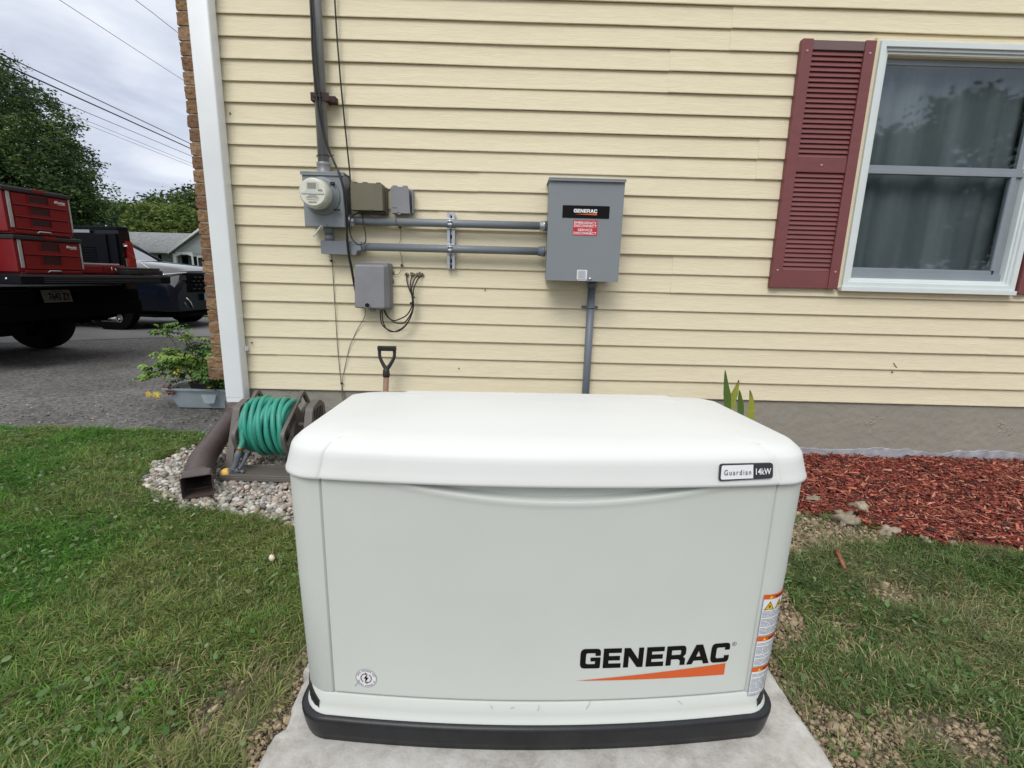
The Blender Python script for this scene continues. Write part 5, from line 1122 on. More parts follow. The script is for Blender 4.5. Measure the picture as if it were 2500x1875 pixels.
fc = thing('tool_case', 'low flat red tool case lying beside the stacked drawer boxes', 'tool case', (-6.082, 1.862, G0+.008), -R(9.077))
q = MB(); q.box(1.08, 1.50, .83, 1.36, .932, 1.03, .012); q.box(1.495, 1.508, .86, 1.06, .945, 1.015, .004); q.box(1.495, 1.506, 1.09, 1.12, .95, 1.02, .003); q.build('case', tred, fc, local=True)
q = MB(); q.box(1.09, 1.49, .835, 1.30, 1.0305, 1.048, .006); q.build('lid', mat('grey clear lid', s2l((175, 175, 180)), rough=.25), fc, local=True)
q = MB(); q.tube([(1.508, 1.18, .935), (1.525, 1.165, .95), (1.525, 1.165, 1.0), (1.512, 1.17, 1.01)], .004, 6); q.tube([(1.508, 1.235, .935), (1.525, 1.215, .95), (1.525, 1.215, .985), (1.512, 1.21, .995)], .004, 6); q.build('wire_latch', silver_m, fc, local=True)
bc = thing('tool_case', 'low black tool case at the far end of the tailgate', 'tool case', (-6.082, 1.862, G0+.008), -R(9.077))
q = MB(); q.box(1.32, 1.66, 1.24, 1.69, .932, .985, .01); q.box(1.325, 1.655, 1.25, 1.66, .9855, 1.012, .01); q.build('case', blackp_m, bc, local=True)
q = MB(); q.box(1.66, 1.668, 1.38, 1.42, .95, 1.0, .002); q.box(1.66, 1.668, 1.56, 1.60, .95, 1.0, .002); q.build('latch', blackp_m, bc, local=True)

# ---- dark crossover car beyond the truck
navy = mat('navy car paint', (.004, .007, .015), rough=.25, var=.1, coat=.08, spec=.3)
hood_m = navy
car = thing('parked_car', 'dark navy crossover car parked beyond the pickup truck', 'car', (-6.54, 5.565, G0+.012), -R(4.2))
K = .87
# cross sections along x (forward): (x, z_sill, z_shoulder, z_top, halfwidth_low, halfwidth_top)
secs = [(-3.75, .45, 1.0, 1.10, .78, .62), (-3.6, .32, 1.02, 1.14, .84, .70), (-2.6, .28, 1.02, 1.14, .88, .76), (-1.2, .26, 1.02, 1.15, .88, .78), (-.35, .26, 1.0, 1.16, .88, .80), (-.05, .28, .98, 1.145, .88, .79), (.45, .29, .95, 1.105, .87, .77), (.78, .31, .90, 1.065, .85, .74), (.93, .31, .84, 1.035, .81, .68), (1.0, .31, .74, .985, .73, .60), (1.03, .32, .66, .90, .70, .54)]
cy0 = .705
rings = []
for x, zs, zh, zt_, hw, ht in secs:
    x *= 1.0; pr_ = [(-hw*.92, zs), (-hw, zs+.06), (-hw, zh-.18), (-hw*.985, zh-.05), (-ht-.02, zh+.035), (-ht*.55, zt_-.01), (0, zt_), (ht*.55, zt_-.01), (ht+.02, zh+.035), (hw*.985, zh-.05), (hw, zh-.18), (hw, zs+.06), (hw*.92, zs)]
    rings.append([(x, cy0+a_, b_) for a_, b_ in pr_])
q = MB(); q.loft(rings, smooth=True); cb_ = q.build('body', navy, car, local=True)
hr_ = []
for x, zs, zh, zt_, hw, ht in secs:
    if x >= -.36: hr_.append([(x+(.01 if x > 1 else 0), cy0+a_, b_+.006) for a_, b_ in [(-hw*.975, zh-.035), (-ht-.02, zh+.036), (-ht*.9, zt_-.028), (-ht*.55, zt_-.01), (0, zt_), (ht*.55, zt_-.01), (ht*.9, zt_-.028), (ht+.02, zh+.036), (hw*.975, zh-.035)]])
q = MB(True); q.loft(hr_[:-1], close=False, cap0=False, cap1=False); q.build('bonnet', mat('sky-bright navy bonnet', (.012, .017, .03), rough=.12, coat=1, spec=1), cb_, local=True)  # lighter, glossier copy of the car paint, so the top reads sky-lit
q = MB(); q.loft([[(x, cy0+y, z) for y, z in ((-.70+i_, z0), (-.60+i_, z1), (0, z1+.03), (.60-i_, z1), (.70-i_, z0))] for x, z0, z1, i_ in ((-.22, 1.08, 1.125, .04), (-.9, 1.10, 1.50, .02), (-1.2, 1.12, 1.56, .0), (-2.7, 1.12, 1.52, .0), (-3.6, 1.1, 1.2, .0))], smooth=False); q.build('glasshouse', mat('tinted car glass', (.02, .025, .03), rough=.04, coat=1, spec=.8), cb_, local=True)
q = MB(); q.loft([[(x, cy0+y, z) for y, z in ((-.62, z0), (-.3, z0+.03), (.3, z0+.03), (.62, z0))] for x, z0 in ((-.8, 1.52), (-1.2, 1.575), (-2.6, 1.55), (-3.1, 1.42))], close=False, cap0=False, cap1=False, smooth=True)
for s_ in (-1, 1): q.tube([(-.20, cy0+s_*.69, 1.095), (-.9, cy0+s_*.61, 1.515), (-1.3, cy0+s_*.60, 1.575)], .028, 6)
q.build('roof', navy, cb_, local=True)
q = MB(); q.loft([[(x, cy0+y, z) for x, y, z in ((1.03, -.46, .93), (1.06, 0, .95), (1.03, .46, .93))], [(x, cy0+y, z) for x, y, z in ((1.06, -.38, .63), (1.08, 0, .63), (1.06, .38, .63))]], close=False, cap0=False, cap1=False); q.box(.93, 1.045, cy0-.46, cy0+.46, .62, .95, .02); gr_ = q.build('grille', under_m, cb_, local=True)
q = MB()
for i in range(4):
    for j in range(-3, 4): q.box(1.045, 1.092, cy0+j*.12+(.05 if i % 2 else 0)-.03, cy0+j*.12+(.05 if i % 2 else 0)+.03, .68+i*.065, .688+i*.065, .001)
q.build('grille_mesh', mat('dark chrome', (.12, .12, .13), rough=.3, metal=1), gr_, local=True)
for s_ in (-1, 1):
    q = MB(); q.loft([[(.84, cy0+s_*.83, .83), (.84, cy0+s_*.83, .90), (.72, cy0+s_*.865, .91), (.70, cy0+s_*.885, .84)], [(1.045, cy0+s_*.47, .83), (1.04, cy0+s_*.47, .91), (.90, cy0+s_*.46, .93), (.90, cy0+s_*.46, .83)]], smooth=False); q.build('headlight', mat('smoked headlight', (.03, .03, .035), rough=.1, coat=1) if s_ < 0 else bpy.data.materials['smoked headlight'], cb_, local=True)
    q = MB(); q.tube([(.84, cy0+s_*.84, .905), (.96, cy0+s_*.68, .93), (1.05, cy0+s_*.46, .955)], .010, 6); q.tube([(1.02, cy0+s_*.50, .54), (1.05, cy0+s_*.44, .46), (1.04, cy0+s_*.38, .36)], .012, 6); q.tube([(.98, cy0+s_*.64, .53), (1.02, cy0+s_*.55, .46), (1.02, cy0+s_*.48, .36)], .012, 6); q.build('chrome_strip', chrome_m, cb_, local=True)
q = MB(); q.loft([[(.10, cy0+y*.865, .275), (.12, cy0+y*.87, .23)] if abs(y) == 1 else [(x_, cy0+y*.85, .27), (x_+.02, cy0+y*.85, .21)] for y, x_ in ((-1, .1), (-.9, .62), (-.8, .82), (-.5, .96), (0, 1.0), (.5, .96), (.8, .82), (.9, .62), (1, .1))], close=False, cap0=False, cap1=False, smooth=False); q.box(.3, .95, cy0-.6, cy0+.6, .22, .32, .02); q.box(-3.3, .3, cy0-.7, cy0+.7, .20, .30, .02); q.build('lower_valance', under_m, cb_, local=True)
q = MB(); q.box(1.085, 1.092, cy0-.13, cy0+.13, .48, .60, .002); q.build('licence_plate', mat('teal plate', s2l((120, 150, 160)), rough=.5), cb_, local=True)
q = MB()
for x in (0, -2.4):
    for s_ in (-1, 1): q.lathe((x, cy0+s_*.888-s_*.10, .36), (0, s_, 0), [(.39, 0), (.39, .1035)], 36)
q.build('wheel_arch', under_m, cb_, local=True)
for x in (0, -2.4):
    for v_, s_ in ((-.05, -1), (1.46, 1)): wheel('wheel', car, (x, v_, .345), .345, .21, s_)

# ============================================================ NEIGHBOUR HOUSE
vs_m = mat('grey house siding', s2l((176, 182, 182)), rough=.8, var=.05)
t = vs_m.node_tree; wv = t.nodes.new('ShaderNodeTexWave'); wv.wave_type = 'BANDS'; wv.bands_direction = 'Z'; wv.wave_profile = 'SAW'; wv.inputs['Scale'].default_value = 1.6
tcw = t.nodes.new('ShaderNodeTexCoord'); t.links.new(tcw.outputs['Object'], wv.inputs['Vector']); bpw = t.nodes.new('ShaderNodeBump'); bpw.inputs['Strength'].default_value = 1; bpw.inputs['Distance'].default_value = .05; t.links.new(wv.outputs[0], bpw.inputs['Height']); t.links.new(bpw.outputs[0], t.nodes['Principled BSDF'].inputs['Normal'])
roof_m = mat('grey shingles', s2l((132, 134, 136)), rough=.95, var=.35, vs=5, stretch=(1, 1, 3), bump=.6, bs=20, bdist=.03, vdet=8)
wht = mat('white house trim', s2l((214, 218, 220)), rough=.6)
hdark = mat('dark window glass', (.02, .024, .028), rough=.1)
nh = thing('neighbour_house', 'low grey sided house with shingle roof and porch across the street', 'house', (-21, 30, G0))
z0_ = G0
q = MB(); q.box(-27.5, -19.6, 28.6, 34, z0_, 1.75); nw = q.build('wall', vs_m, nh)
q = MB(); q.box(-18.66, -16.0, 27.05, 34, z0_, 1.70); q.box(-19.6, -18.66, 28.4, 34, z0_, 1.70); q.prism([(-19.62, 1.62), (-16.0, 1.62), (-16.0, 1.72), (-17.85, 2.92), (-19.62, 1.74)], 27.02, 34); 
q.build('wing_wall', vs_m, nh)
q = MB(); q.loft([[(-28, 27.9, 1.72), (-28, 31.2, 3.05), (-28, 34.5, 1.72)], [(-19.3, 27.9, 1.72), (-17.85, 31.2, 3.05), (-19.3, 34.5, 1.72)]], smooth=False)
q.loft([[(-19.85, y, 1.60), (-19.85, y, 1.70), (-17.85, y, 3.04), (-15.8, y, 1.68), (-15.8, y, 1.58), (-17.85, y, 2.94)] for y in (26.8, 34.5)], smooth=False); q.build('roof', roof_m, nh)
q = MB(); q.box(-28, -19.85, 27.78, 27.89, 1.64, 1.75); q.build('gutter', wht, nh)
q = MB()
for a_, b_ in (((-19.9, 1.56), (-17.85, 2.99)), ((-17.85, 2.99), (-15.75, 1.55))): q.loft([[(a_[0], y, a_[1]), (a_[0], y, a_[1]+.13), (b_[0], y, b_[1]+.13), (b_[0], y, b_[1])] for y in (26.72, 26.79)], smooth=False)
q.build('rake_board', wht, nh)
q = MB(); q.box(-19.80, -19.64, 26.98, 27.14, z0_, 1.60); q.build('porch_post', wht, nh)
q = MB(); q.prism([(-19.64, 1.44), (-19.3, 1.56), (-18.95, 1.56), (-18.66, 1.44), (-18.66, 1.68), (-19.64, 1.68)], 26.99, 27.1); q.box(-18.72, -18.62, 26.98, 27.049, z0_, 1.60); q.build('porch_arch', wht, nh)
def nwin(xa, xb, y, za, zb, mull):
    q = MB(); q.box(xa, xb, y-.04, y-.001, za, zb); f_ = q.build('window', wht, nh)
    q = MB(); n_m = mull
    for i in range(n_m): w_ = (xb-xa-.06*(n_m+1))/n_m; q.box(xa+.06+i*(w_+.06), xa+.06+i*(w_+.06)+w_, y-.046, y-.041, za+.05, zb-.05)
    q.build('pane', hdark, f_)
    for sx0 in (xa-.2, xb+.02): q = MB(); q.box(sx0, sx0+.18, y-.03, y-.001, za, zb); q.build('window_shutter', ink_m, f_)
nwin(-22.55, -21.78, 28.6, .85, 1.56, 2); nwin(-18.42, -17.9, 27.05, .60, 1.46, 1); nwin(-25.6, -24.8, 28.6, .85, 1.56, 2)
q = MB(); q.box(-20.3, -19.95, 28.55, 28.59, z0_, 1.5); q.build('front_door', ink_m, nh)
q = MB(); q.tube([(-20.0, 27.85, 1.66), (-19.95, 27.9, 1.5), (-19.86, 27.2, 1.45), (-19.86, 27.2, z0_)], .04, 6); q.build('house_downspout', wht, nh)

# ============================================================ TREES
leaf_m = bpy.data.materials.new('leaves'); leaf_m.use_nodes = True; t = leaf_m.node_tree; b_ = t.nodes['Principled BSDF']; b_.inputs['Roughness'].default_value = .6; b_.inputs['Specular IOR Level'].default_value = .25
at = t.nodes.new('ShaderNodeAttribute'); at.attribute_name = 'Col'; t.links.new(at.outputs['Color'], b_.inputs['Base Color'])
tl = t.nodes.new('ShaderNodeBsdfTranslucent'); t.links.new(at.outputs['Color'], tl.inputs[0]); ms = t.nodes.new('ShaderNodeMixShader'); ms.inputs[0].default_value = .3
t.links.new(b_.outputs[0], ms.inputs[1]); t.links.new(tl.outputs[0], ms.inputs[2]); t.links.new(ms.outputs[0], t.nodes['Material Output'].inputs[0])
bark_m = mat('bark', s2l((86, 76, 66)), rough=.95, var=.3, vs=6, stretch=(1, 1, .2), bump=1, bs=20, bdist=.03)
NR = np.random.default_rng(11)
def tree(name, label, base, blobs, ncl, per, leaf, cols, trunk_r, spread=.35, droop=0):
    """blobs: (x,y,z,rx,ry,rz) crown masses; ncl clusters spread over them, each of many small leaf faces"""
    B = np.array(blobs, float); wts = (B[:, 3]*B[:, 5]); wts /= wts.sum(); k = NR.choice(len(B), ncl, p=wts)
    d = NR.normal(size=(ncl, 3)); d /= np.linalg.norm(d, axis=1)[:, None]; rad = .62+.42*NR.random(ncl)**.6
    cc = B[k, :3]+d*B[k, 3:6]*rad[:, None]*(.86+.3*fbm(d[:, 0]*2.3+k*3.1, d[:, 2]*2.3+d[:, 1], 3))[:, None]
    ccol = np.array(cols)[NR.integers(0, len(cols), ncl)]*(.75+.5*NR.random(ncl))[:, None]
    n = ncl*per; idx = np.repeat(np.arange(ncl), per); sp = spread*(.6+.8*NR.random(ncl))[idx]
    off = NR.normal(size=(n, 3))*sp[:, None]*np.array([1, 1, .6]); off[:, 2] -= droop*np.abs(NR.normal(size=n))*sp
    p = cc[idx]+off; a = NR.normal(size=(n, 3)); a /= np.linalg.norm(a, axis=1)[:, None]; a[:, 2] *= .6; b = np.cross(a, NR.normal(size=(n, 3))); b /= np.linalg.norm(b, axis=1)[:, None]
    s_ = leaf*(.6+.8*NR.random(n))[:, None]; v = np.stack([p-a*s_, p+b*s_*.42, p+a*s_, p-b*s_*.42], 1).reshape(-1, 3); f = np.arange(n*4).reshape(-1, 4)
    col = np.repeat(ccol[idx]*(.8+.4*NR.random(n))[:, None], 4, 0)
    th = thing(name, label, 'tree', base, group=None)
    bigmesh('crown', v, [f], leaf_m, col, loc=base, parent=th).location = (0, 0, 0)
    q = MB(True); bx_, by_, bz_ = base; topz = max(b_[2] for b_ in blobs); cx_, cy_ = B[:, 0].mean(), B[:, 1].mean()
    q.tube([(bx_, by_, bz_-.2), (bx_+.1, by_, bz_+(topz-bz_)*.35), ((bx_+cx_)/2, (by_+cy_)/2, bz_+(topz-bz_)*.7), (cx_, cy_, topz)], [trunk_r, trunk_r*.75, trunk_r*.45, trunk_r*.12], 10, sub=4)
    for i in range(0, ncl, max(1, ncl//26)):
        e_ = Vector(cc[i]); h = bz_+(topz-bz_)*rnd.uniform(.3, .65); s0 = Vector((bx_+(cx_-bx_)*.4, by_+(cy_-by_)*.4, h)); m_ = s0.lerp(e_, .5)+Vector((0, 0, .25))
        q.tube([s0, m_, e_], [trunk_r*.3, trunk_r*.16, trunk_r*.04], 6, sub=4)
    q.build('trunk', bark_m, th); return th
dk = [s2l(c) for c in [(80, 102, 56), (64, 86, 50), (96, 116, 64), (54, 74, 46)]]
lt = [s2l(c) for c in [(100, 120, 60), (88, 108, 56), (114, 130, 66)]]
tree('shade_tree', 'large dark green shade tree filling the upper left behind the pickup', (-23.2, 21.5, G0),
     [(-23.4, 21.5, 6.2, 3.2, 3.2, 3.0), (-21.6, 21, 4.2, 2.2, 2.4, 2.5), (-22.4, 20.5, 4.0, 2.6, 2.2, 2.6), (-25.5, 22, 4.6, 2.8, 3, 3.2), (-20.4, 21, 3.0, 1.3, 2.0, 1.7), (-22.0, 21.3, 6.0, 1.7, 1.8, 1.5), (-23.0, 21.5, 2.6, 3.4, 2, 1.6), (-27.5, 22, 5.5, 2.5, 3, 3.5), (-23.9, 21.5, 8.6, 1.9, 1.9, 1.5), (-26.5, 21.5, 8.8, 2.2, 1.9, 1.8)], 1350, 100, .085, dk, .35, .25, .6)
tree('round_tree', 'lighter yellow-green rounded tree behind the neighbour house roof', (-25.6, 35.5, G0),
     [(-25.6, 35.5, 3.9, 2.3, 2, 1.5), (-24.2, 35.5, 3.4, 1.5, 1.5, 1.2), (-27.0, 35.5, 3.6, 1.3, 1.5, 1.3), (-25.6, 35.2, 2.6, 2.6, 1.5, 1.2)], 420, 60, .16, lt, .25, .32, .2)
tree('broad_tree', 'dark leafy tree at the right edge, behind the yellow-green one', (-26.5, 42, G0),
     [(-29.2, 42, 5.0, 2.6, 2.2, 2.0), (-27.0, 42, 4.8, 2.4, 2, 2.4), (-25.4, 42, 5.6, 2.0, 2, 2.2), (-28.5, 42, 3.0, 3.4, 2, 2.0), (-24.5, 42, 3.4, 2.6, 2, 2.6)], 620, 55, .18, dk, .3, .4, .1)
tree('hedge_tree', 'small dark conical tree between the big tree and the neighbour house', (-26.6, 31.0, G0),
     [(-26.6, 31.0, 2.0, .8, .8, 1.4), (-26.6, 31.0, 3.2, .45, .5, 1.0)], 110, 60, .12, [s2l((50, 70, 48)), s2l((44, 62, 46))], .12, .22)
tree('far_tree', 'distant tree crown behind the dark conical tree', (-33, 45, G0),
     [(-33, 45, 4.0, 3.0, 2, 2.6), (-36.5, 45, 4.0, 3.5, 2, 2.8), (-40.5, 45, 4.5, 3.5, 2, 3.4), (-34, 45, 2.0, 5, 2, 2.2)], 520, 50, .2, dk+lt[:1], .3, .45)
tree('far_tree', 'distant tree crown hidden mostly behind the brick corner', (-19, 46, G0),
     [(-19, 46, 4.5, 4, 2, 3.2), (-14, 46, 4.5, 4, 2, 3.4), (-23, 46, 3.5, 3, 2, 2.5)], 500, 45, .2, dk, .3, .45)

tree('garden_tree', 'tree standing well behind the camera, across the lawn from the window', (14, -17, G0-.2),
     [(13.5, -17, 3.6, 2.6, 2, 2.4), (17.5, -18, 4.6, 2.4, 2, 3.2), (10.5, -18, 2.6, 2, 2, 1.8)], 420, 40, .2, dk, .3, .4)
# ============================================================ OVERHEAD WIRES
wm = mat('overhead wire', (.02, .02, .024), rough=.6)
WL = [([(-14.06, -1.5, 6.76), (-14.78, 13.0, 6.6), (-15.22, 22.06, 6.5), (-15.9, 36.3, 6.3)], .017, 'upper of the two thick overhead wires crossing the sky'),
      ([(-14.3, -1.5, 6.56), (-14.92, 13.11, 6.4), (-15.28, 22.17, 6.3), (-15.9, 36.4, 6.1)], .024, 'lower and thickest of the overhead wires crossing the sky'),
      ([(-16.3, 4, 6.75), (-16.64, 16.73, 6.6), (-16.81, 24.65, 6.5), (-17.1, 37, 6.35)], .012, 'thin overhead wire just below the two thick ones'),
      ([(-17.1, 6, 6.75), (-17.61, 18.66, 6.6), (-17.93, 26.46, 6.5), (-18.4, 39, 6.35)], .008, 'faint overhead wire, upper of the two lowest'),
      ([(-17.0, 6.5, 6.55), (-17.48, 18.68, 6.4), (-17.79, 26.2, 6.3), (-18.3, 39, 6.15)], .008, 'faint overhead wire, lowest of all'),
      ([(-12.7, 3, 8.2), (-12.86, 13.02, 8.0), (-12.93, 18.31, 7.9), (-13.1, 30, 7.75)], .008, 'thin overhead wire high in the sky, left one of the upper pair'),
      ([(-10.95, 6, 8.2), (-10.65, 12.9, 8.0), (-10.55, 14.38, 7.9), (-10.1, 22, 7.4)], .008, 'thin overhead wire at the very top of the sky beside the bricks')]
for pts, r_, lb in WL:
    q = MB(); q.tube(pts, r_, 6, sub=4); tag(q.build('overhead_wire', wm), lb, 'wire', 'overhead utility wires')

# ============================================================ GROUND COVER
def inpad(x, y, m=0.0): return (x > -.533-m) & (x < .747+m) & (y < -1.12+m) & (y > -2.26-m)
gravel_poly = [(-1.62, .0), (-1.72, -.01), (-1.82, -.07), (-1.86, -.31), (-1.77, -.56), (-1.58, -.72), (-1.35, -.79), (-1.03, -.84), (-.90, -.90), (-.60, -.95), (-.40, -1.08), (-.35, 0)]
mulch_poly = [(.62, 0), (7, 0), (7, -1.5), (3.2, -1.16), (2.5, -1.05), (2.13, -.99), (2.0, -.955), (1.79, -.92), (1.66, -.84), (1.50, -.74), (1.30, -.70), (1.10, -.58), (.62, -.50)]
soil_poly = [(.62, -.5), (1.10, -.58), (1.30, -.70), (1.50, -.74), (1.70, -.86), (1.60, -.93), (1.36, -.98), (1.12, -1.06), (1.02, -1.25), (.95, -1.5), (.74, -1.6), (.6, -1.1), (-.4, -1.1), (-.35, -.5)]
def infrust(x, y, m=.25): return (np.abs(x) < 1.08*(y+2.8)+m) & (y > -2.3)
# --- pebbles
def ico(sub):
    bm = bmesh.new(); bmesh.ops.create_icosphere(bm, subdivisions=sub, radius=1); bm.verts.index_update()
    v = np.array([x.co[:] for x in bm.verts]); f = np.array([[x.index for x in q_.verts] for q_ in bm.faces]); bm.free(); return v, f
IV, IF = ico(2); IV1, IF1 = ico(1)
def stones(name, x, y, z, r, cols, m, flat=(.5, .9), base=(IV, IF), lump=.35, smooth=True, jit=0):
    V, F = base; n = len(x); sc = np.stack([NR.uniform(.8, 1.35, n), NR.uniform(.7, 1.0, n), NR.uniform(flat[0], flat[1], n)], 1)*r[:, None]
    seeds = NR.normal(size=(n, 3, 3)); dirs = seeds/np.linalg.norm(seeds, axis=2)[:, :, None]
    defo = 1+lump*sum(np.clip(V@dirs[:, k].T, -1, .55).T*(.3+.25*k)*(-.6) for k in range(3))  # (n,verts)
    if jit: defo = defo*(1+NR.uniform(-jit, jit, defo.shape))
    v = V[None]*defo[:, :, None]*sc[:, None, :]
    a = NR.uniform(0, 6.28, n); ca_, sa_ = np.cos(a), np.sin(a); tl_ = NR.normal(0, .25, n)
    vx = v[:, :, 0]*ca_[:, None]-v[:, :, 1]*sa_[:, None]; vy = v[:, :, 0]*sa_[:, None]+v[:, :, 1]*ca_[:, None]; vz = v[:, :, 2]+vx*tl_[:, None]
    v = np.stack([vx+x[:, None], vy+y[:, None], vz+z[:, None]], 2).reshape(-1, 3)
    f = (F[None]+(np.arange(n)*len(V))[:, None, None]).reshape(-1, F.shape[1])
    col = np.repeat(np.array(cols)[NR.integers(0, len(cols), n)]*(.75+.5*NR.random(n))[:, None], len(V), 0)
    return bigmesh(name, v, [f], m, col, smooth=smooth)
peb_m = mat('pebble', (1, 1, 1), rough=.75, var=.15, vs=60, attr='Col', bump=.2, bs=120, spec=.3)
n = 11000; x = NR.uniform(-1.9, -.3, n); y = NR.uniform(-1.1, 0, n)
jx = x+(fbm(x*8, y*8)-.5)*.10; jy = y+(fbm(x*8+9, y*8)-.5)*.10
k = inpoly(jx, jy, gravel_poly) & ~inpad(x, y, .01) & (y < -.01); x, y = x[k], y[k]; n = len(x)
r = .006+.011*NR.random(n)**1.8; z = gz(x, y)+NR.uniform(-.004, .012, n)
pc = [s2l(c) for c in [(168, 164, 156), (146, 144, 138), (182, 176, 168), (160, 144, 132), (126, 126, 124), (172, 156, 144), (196, 192, 184), (138, 132, 124)]]
tag(stones('pebbles', x, y, z, r, pc, peb_m), kind='stuff', cat='pebbles', label='bed of rounded pale river pebbles around the hose reel')
# --- dirt clods
clod_m = mat('dry clod', (1, 1, 1), rough=.95, var=.25, vs=50, attr='Col', bump=.8, bs=90, spec=.1)
DRY = [(1.36, -1.24, .10, 1.2), (1.15, -1.80, .10, 1.2), (1.75, -1.62, .10, 1.0), (-.85, -1.72, .10, 1.0), (1.38, -1.28, .16, .7), (1.15, -1.45, .18, .8), (1.85, -1.45, .2, .7), (1.0, -1.85, .25, .9), (-.8, -1.75, .22, .8), (-1.0, -1.25, .2, .4), (-1.25, -1.65, .16, .4), (1.6, -1.8, .25, .6)]
def dirt_mask(x, y):
    j = (fbm(x*5, y*5)-.5)*.25
    a = inpoly(x+j*.4, y+j*.4, soil_poly)
    wR = .02+.10*fbm(y*3.1+2, y*0+4, 3)+.20*np.exp(-((y+1.80)/.07)**2)+.04*np.exp(-((y+2.0)/.2)**2)
    b = (x > .72) & (x < .75+wR) & (y < -1.1)
    wL = .01+.07*fbm(y*4+7, y*0+1, 3)
    c = (x < -.50) & (x > -.54-wL) & (y < -1.2)
    return (a | b | c) & ~inpad(x, y, -.02)
def worn_spot(x, y):
    w_ = np.zeros(len(x))
    for (gx, gy, gr, ga) in DRY: w_ = np.maximum(w_, ga*np.exp(-((x-gx)**2/(gr*1.5)**2+(y-gy)**2/gr**2))*np.clip(fbm(x*7+3, y*7, 3)*3.4-.7, 0, 1.1))
    return w_
n = 320000; x = NR.uniform(-1.3, 2.1, n); y = NR.uniform(-2.3, -.4, n); k = (dirt_mask(x, y) | (NR.random(n) < worn_spot(x, y)*.75-.2)) & infrust(x, y) & ~inpad(x, y, -.02); x, y = x[k], y[k]; n = len(x)
r = .0014+.007*NR.random(n)**6+.012*NR.random(n)*(NR.random(n) < .004)+.022*NR.random(n)**2*(NR.random(n) < .012)*(x > 1.1)*(y > -1.02); z = gz(x, y)+r*.3+.012*fbm(x*9, y*9, 3)*(x > .6)*(y > -1.3)
dc = [s2l(c) for c in [(152, 137, 114), (144, 129, 107), (162, 147, 125), (134, 119, 98)]]
tag(stones('soil_clods', x, y, z, r, dc, clod_m, base=(IV1, IF1), flat=(.5, .9), lump=.5, smooth=False, jit=.3), kind='stuff', cat='soil', label='loose dry soil crumbs along the edges of the concrete pad')
for (x_, y_, r_, lb) in [(1.486, -.60, .036, 'pale upright rock at the mulch edge near the generator'), (1.67, -.68, .034, 'rounded clod of earth where mulch meets soil'), (1.52, -.80, .046, 'largest grey rock between the soil and the mulch'), (1.66, -.86, .032, 'low rock in front of the mulch, beside the grass'), (1.42, -.52, .015, 'small pale stone lying on the red mulch'), (1.78, -.905, .022, 'small rock at the grass end of the soil patch'), (1.90, -.915, .014, 'little stone on the line between mulch and lawn')]:
    o = stones('rock', np.array([x_]), np.array([y_]), np.array([gz(x_, y_)+r_*.35]), np.array([r_]), [s2l((150, 140, 124))], clod_m, lump=.9, base=ico(3), smooth=True); tag(o, lb, 'rock', 'rocks and clods at the mulch edge')
    # move origin to the rock
    vv = np.empty(len(o.data.vertices)*3); o.data.vertices.foreach_get('co', vv); vv = vv.reshape(-1, 3); rough = (fbm(vv[:, 0]*55, vv[:, 1]*55+vv[:, 2]*75, 6)-.5)*r_*2.2; cn = vv.mean(0); dd = vv-cn; vv = cn+dd*(1+rough[:, None]/r_); base_ = np.array([x_, y_, gz(x_, y_)]); o.data.vertices.foreach_set('co', (vv-base_).ravel()); o.location = base_; o.data.update()
# --- mulch
mul_m = mat('red wood chip', (1, 1, 1), rough=.8, var=.3, vs=60, stretch=(1, 1, 1), attr='Col', spec=.25)
mb_ = MB(); mb_.flat([mulch_poly], lambda a_, b_: (a_, b_, float(gz(a_, b_))+.004)); tag(mb_.build('mulch_bed', mat('mulch fines', s2l((104, 46, 40)), rough=.95, var=.3, vs=20, bump=1, bs=70, bdist=.01)), kind='structure')
def chips(name, x, y, z, L_, W_, T_, yaw, pit, rol, cols, m):
    n = len(x); B_ = np.array([[sx, sy, sz] for sx in (-1, 1) for sy in (-1, 1) for sz in (-1, 1)], float); v = B_[None]*np.stack([L_, W_, T_], 1)[:, None, :]*.5
    tap = 1-(B_[:, 0] > 0)[None]*NR.uniform(0, .7, n)[:, None]; v[:, :, 1] *= tap; v[:, :, 1] += (B_[:, 0] > 0)[None]*(NR.normal(0, .35, n)*W_)[:, None]
    def rot(v, a, i, j): c, s = np.cos(a)[:, None], np.sin(a)[:, None]; o = v.copy(); o[:, :, i] = v[:, :, i]*c-v[:, :, j]*s; o[:, :, j] = v[:, :, i]*s+v[:, :, j]*c; return o
    v = rot(v, rol, 1, 2); v = rot(v, pit, 0, 2); v = rot(v, yaw, 0, 1); v = v+np.stack([x, y, z], 1)[:, None]
    F = np.array([(0, 1, 3, 2), (4, 6, 7, 5), (0, 4, 5, 1), (2, 3, 7, 6), (0, 2, 6, 4), (1, 5, 7, 3)]); f = (F[None]+(np.arange(n)*8)[:, None, None]).reshape(-1, 4)
    col = np.repeat(np.array(cols)[NR.integers(0, len(cols), n)]*(.65+.65*NR.random(n))[:, None], 8, 0)
    return bigmesh(name, v.reshape(-1, 3), [f], m, col)
n = 46000; x = NR.uniform(.8, 4.2, n); y = NR.uniform(-1.35, -.005, n); j = (fbm(x*6, y*6)-.5)*.14; k = inpoly(x+j*.5, y+j, mulch_poly) & ((x < 3.1) | (NR.random(n) < .5)); x, y = x[k], y[k]; n = len(x)
mound = .02*fbm(x*4, y*4, 3)
L_ = .010+.065*NR.random(n)**2.2; W_ = .0018+.013*NR.random(n)**2
mc_ = [s2l(c) for c in [(156, 82, 68), (136, 66, 56), (172, 104, 86), (118, 56, 50), (148, 74, 62), (192, 134, 114), (100, 50, 44), (76, 54, 48)]]
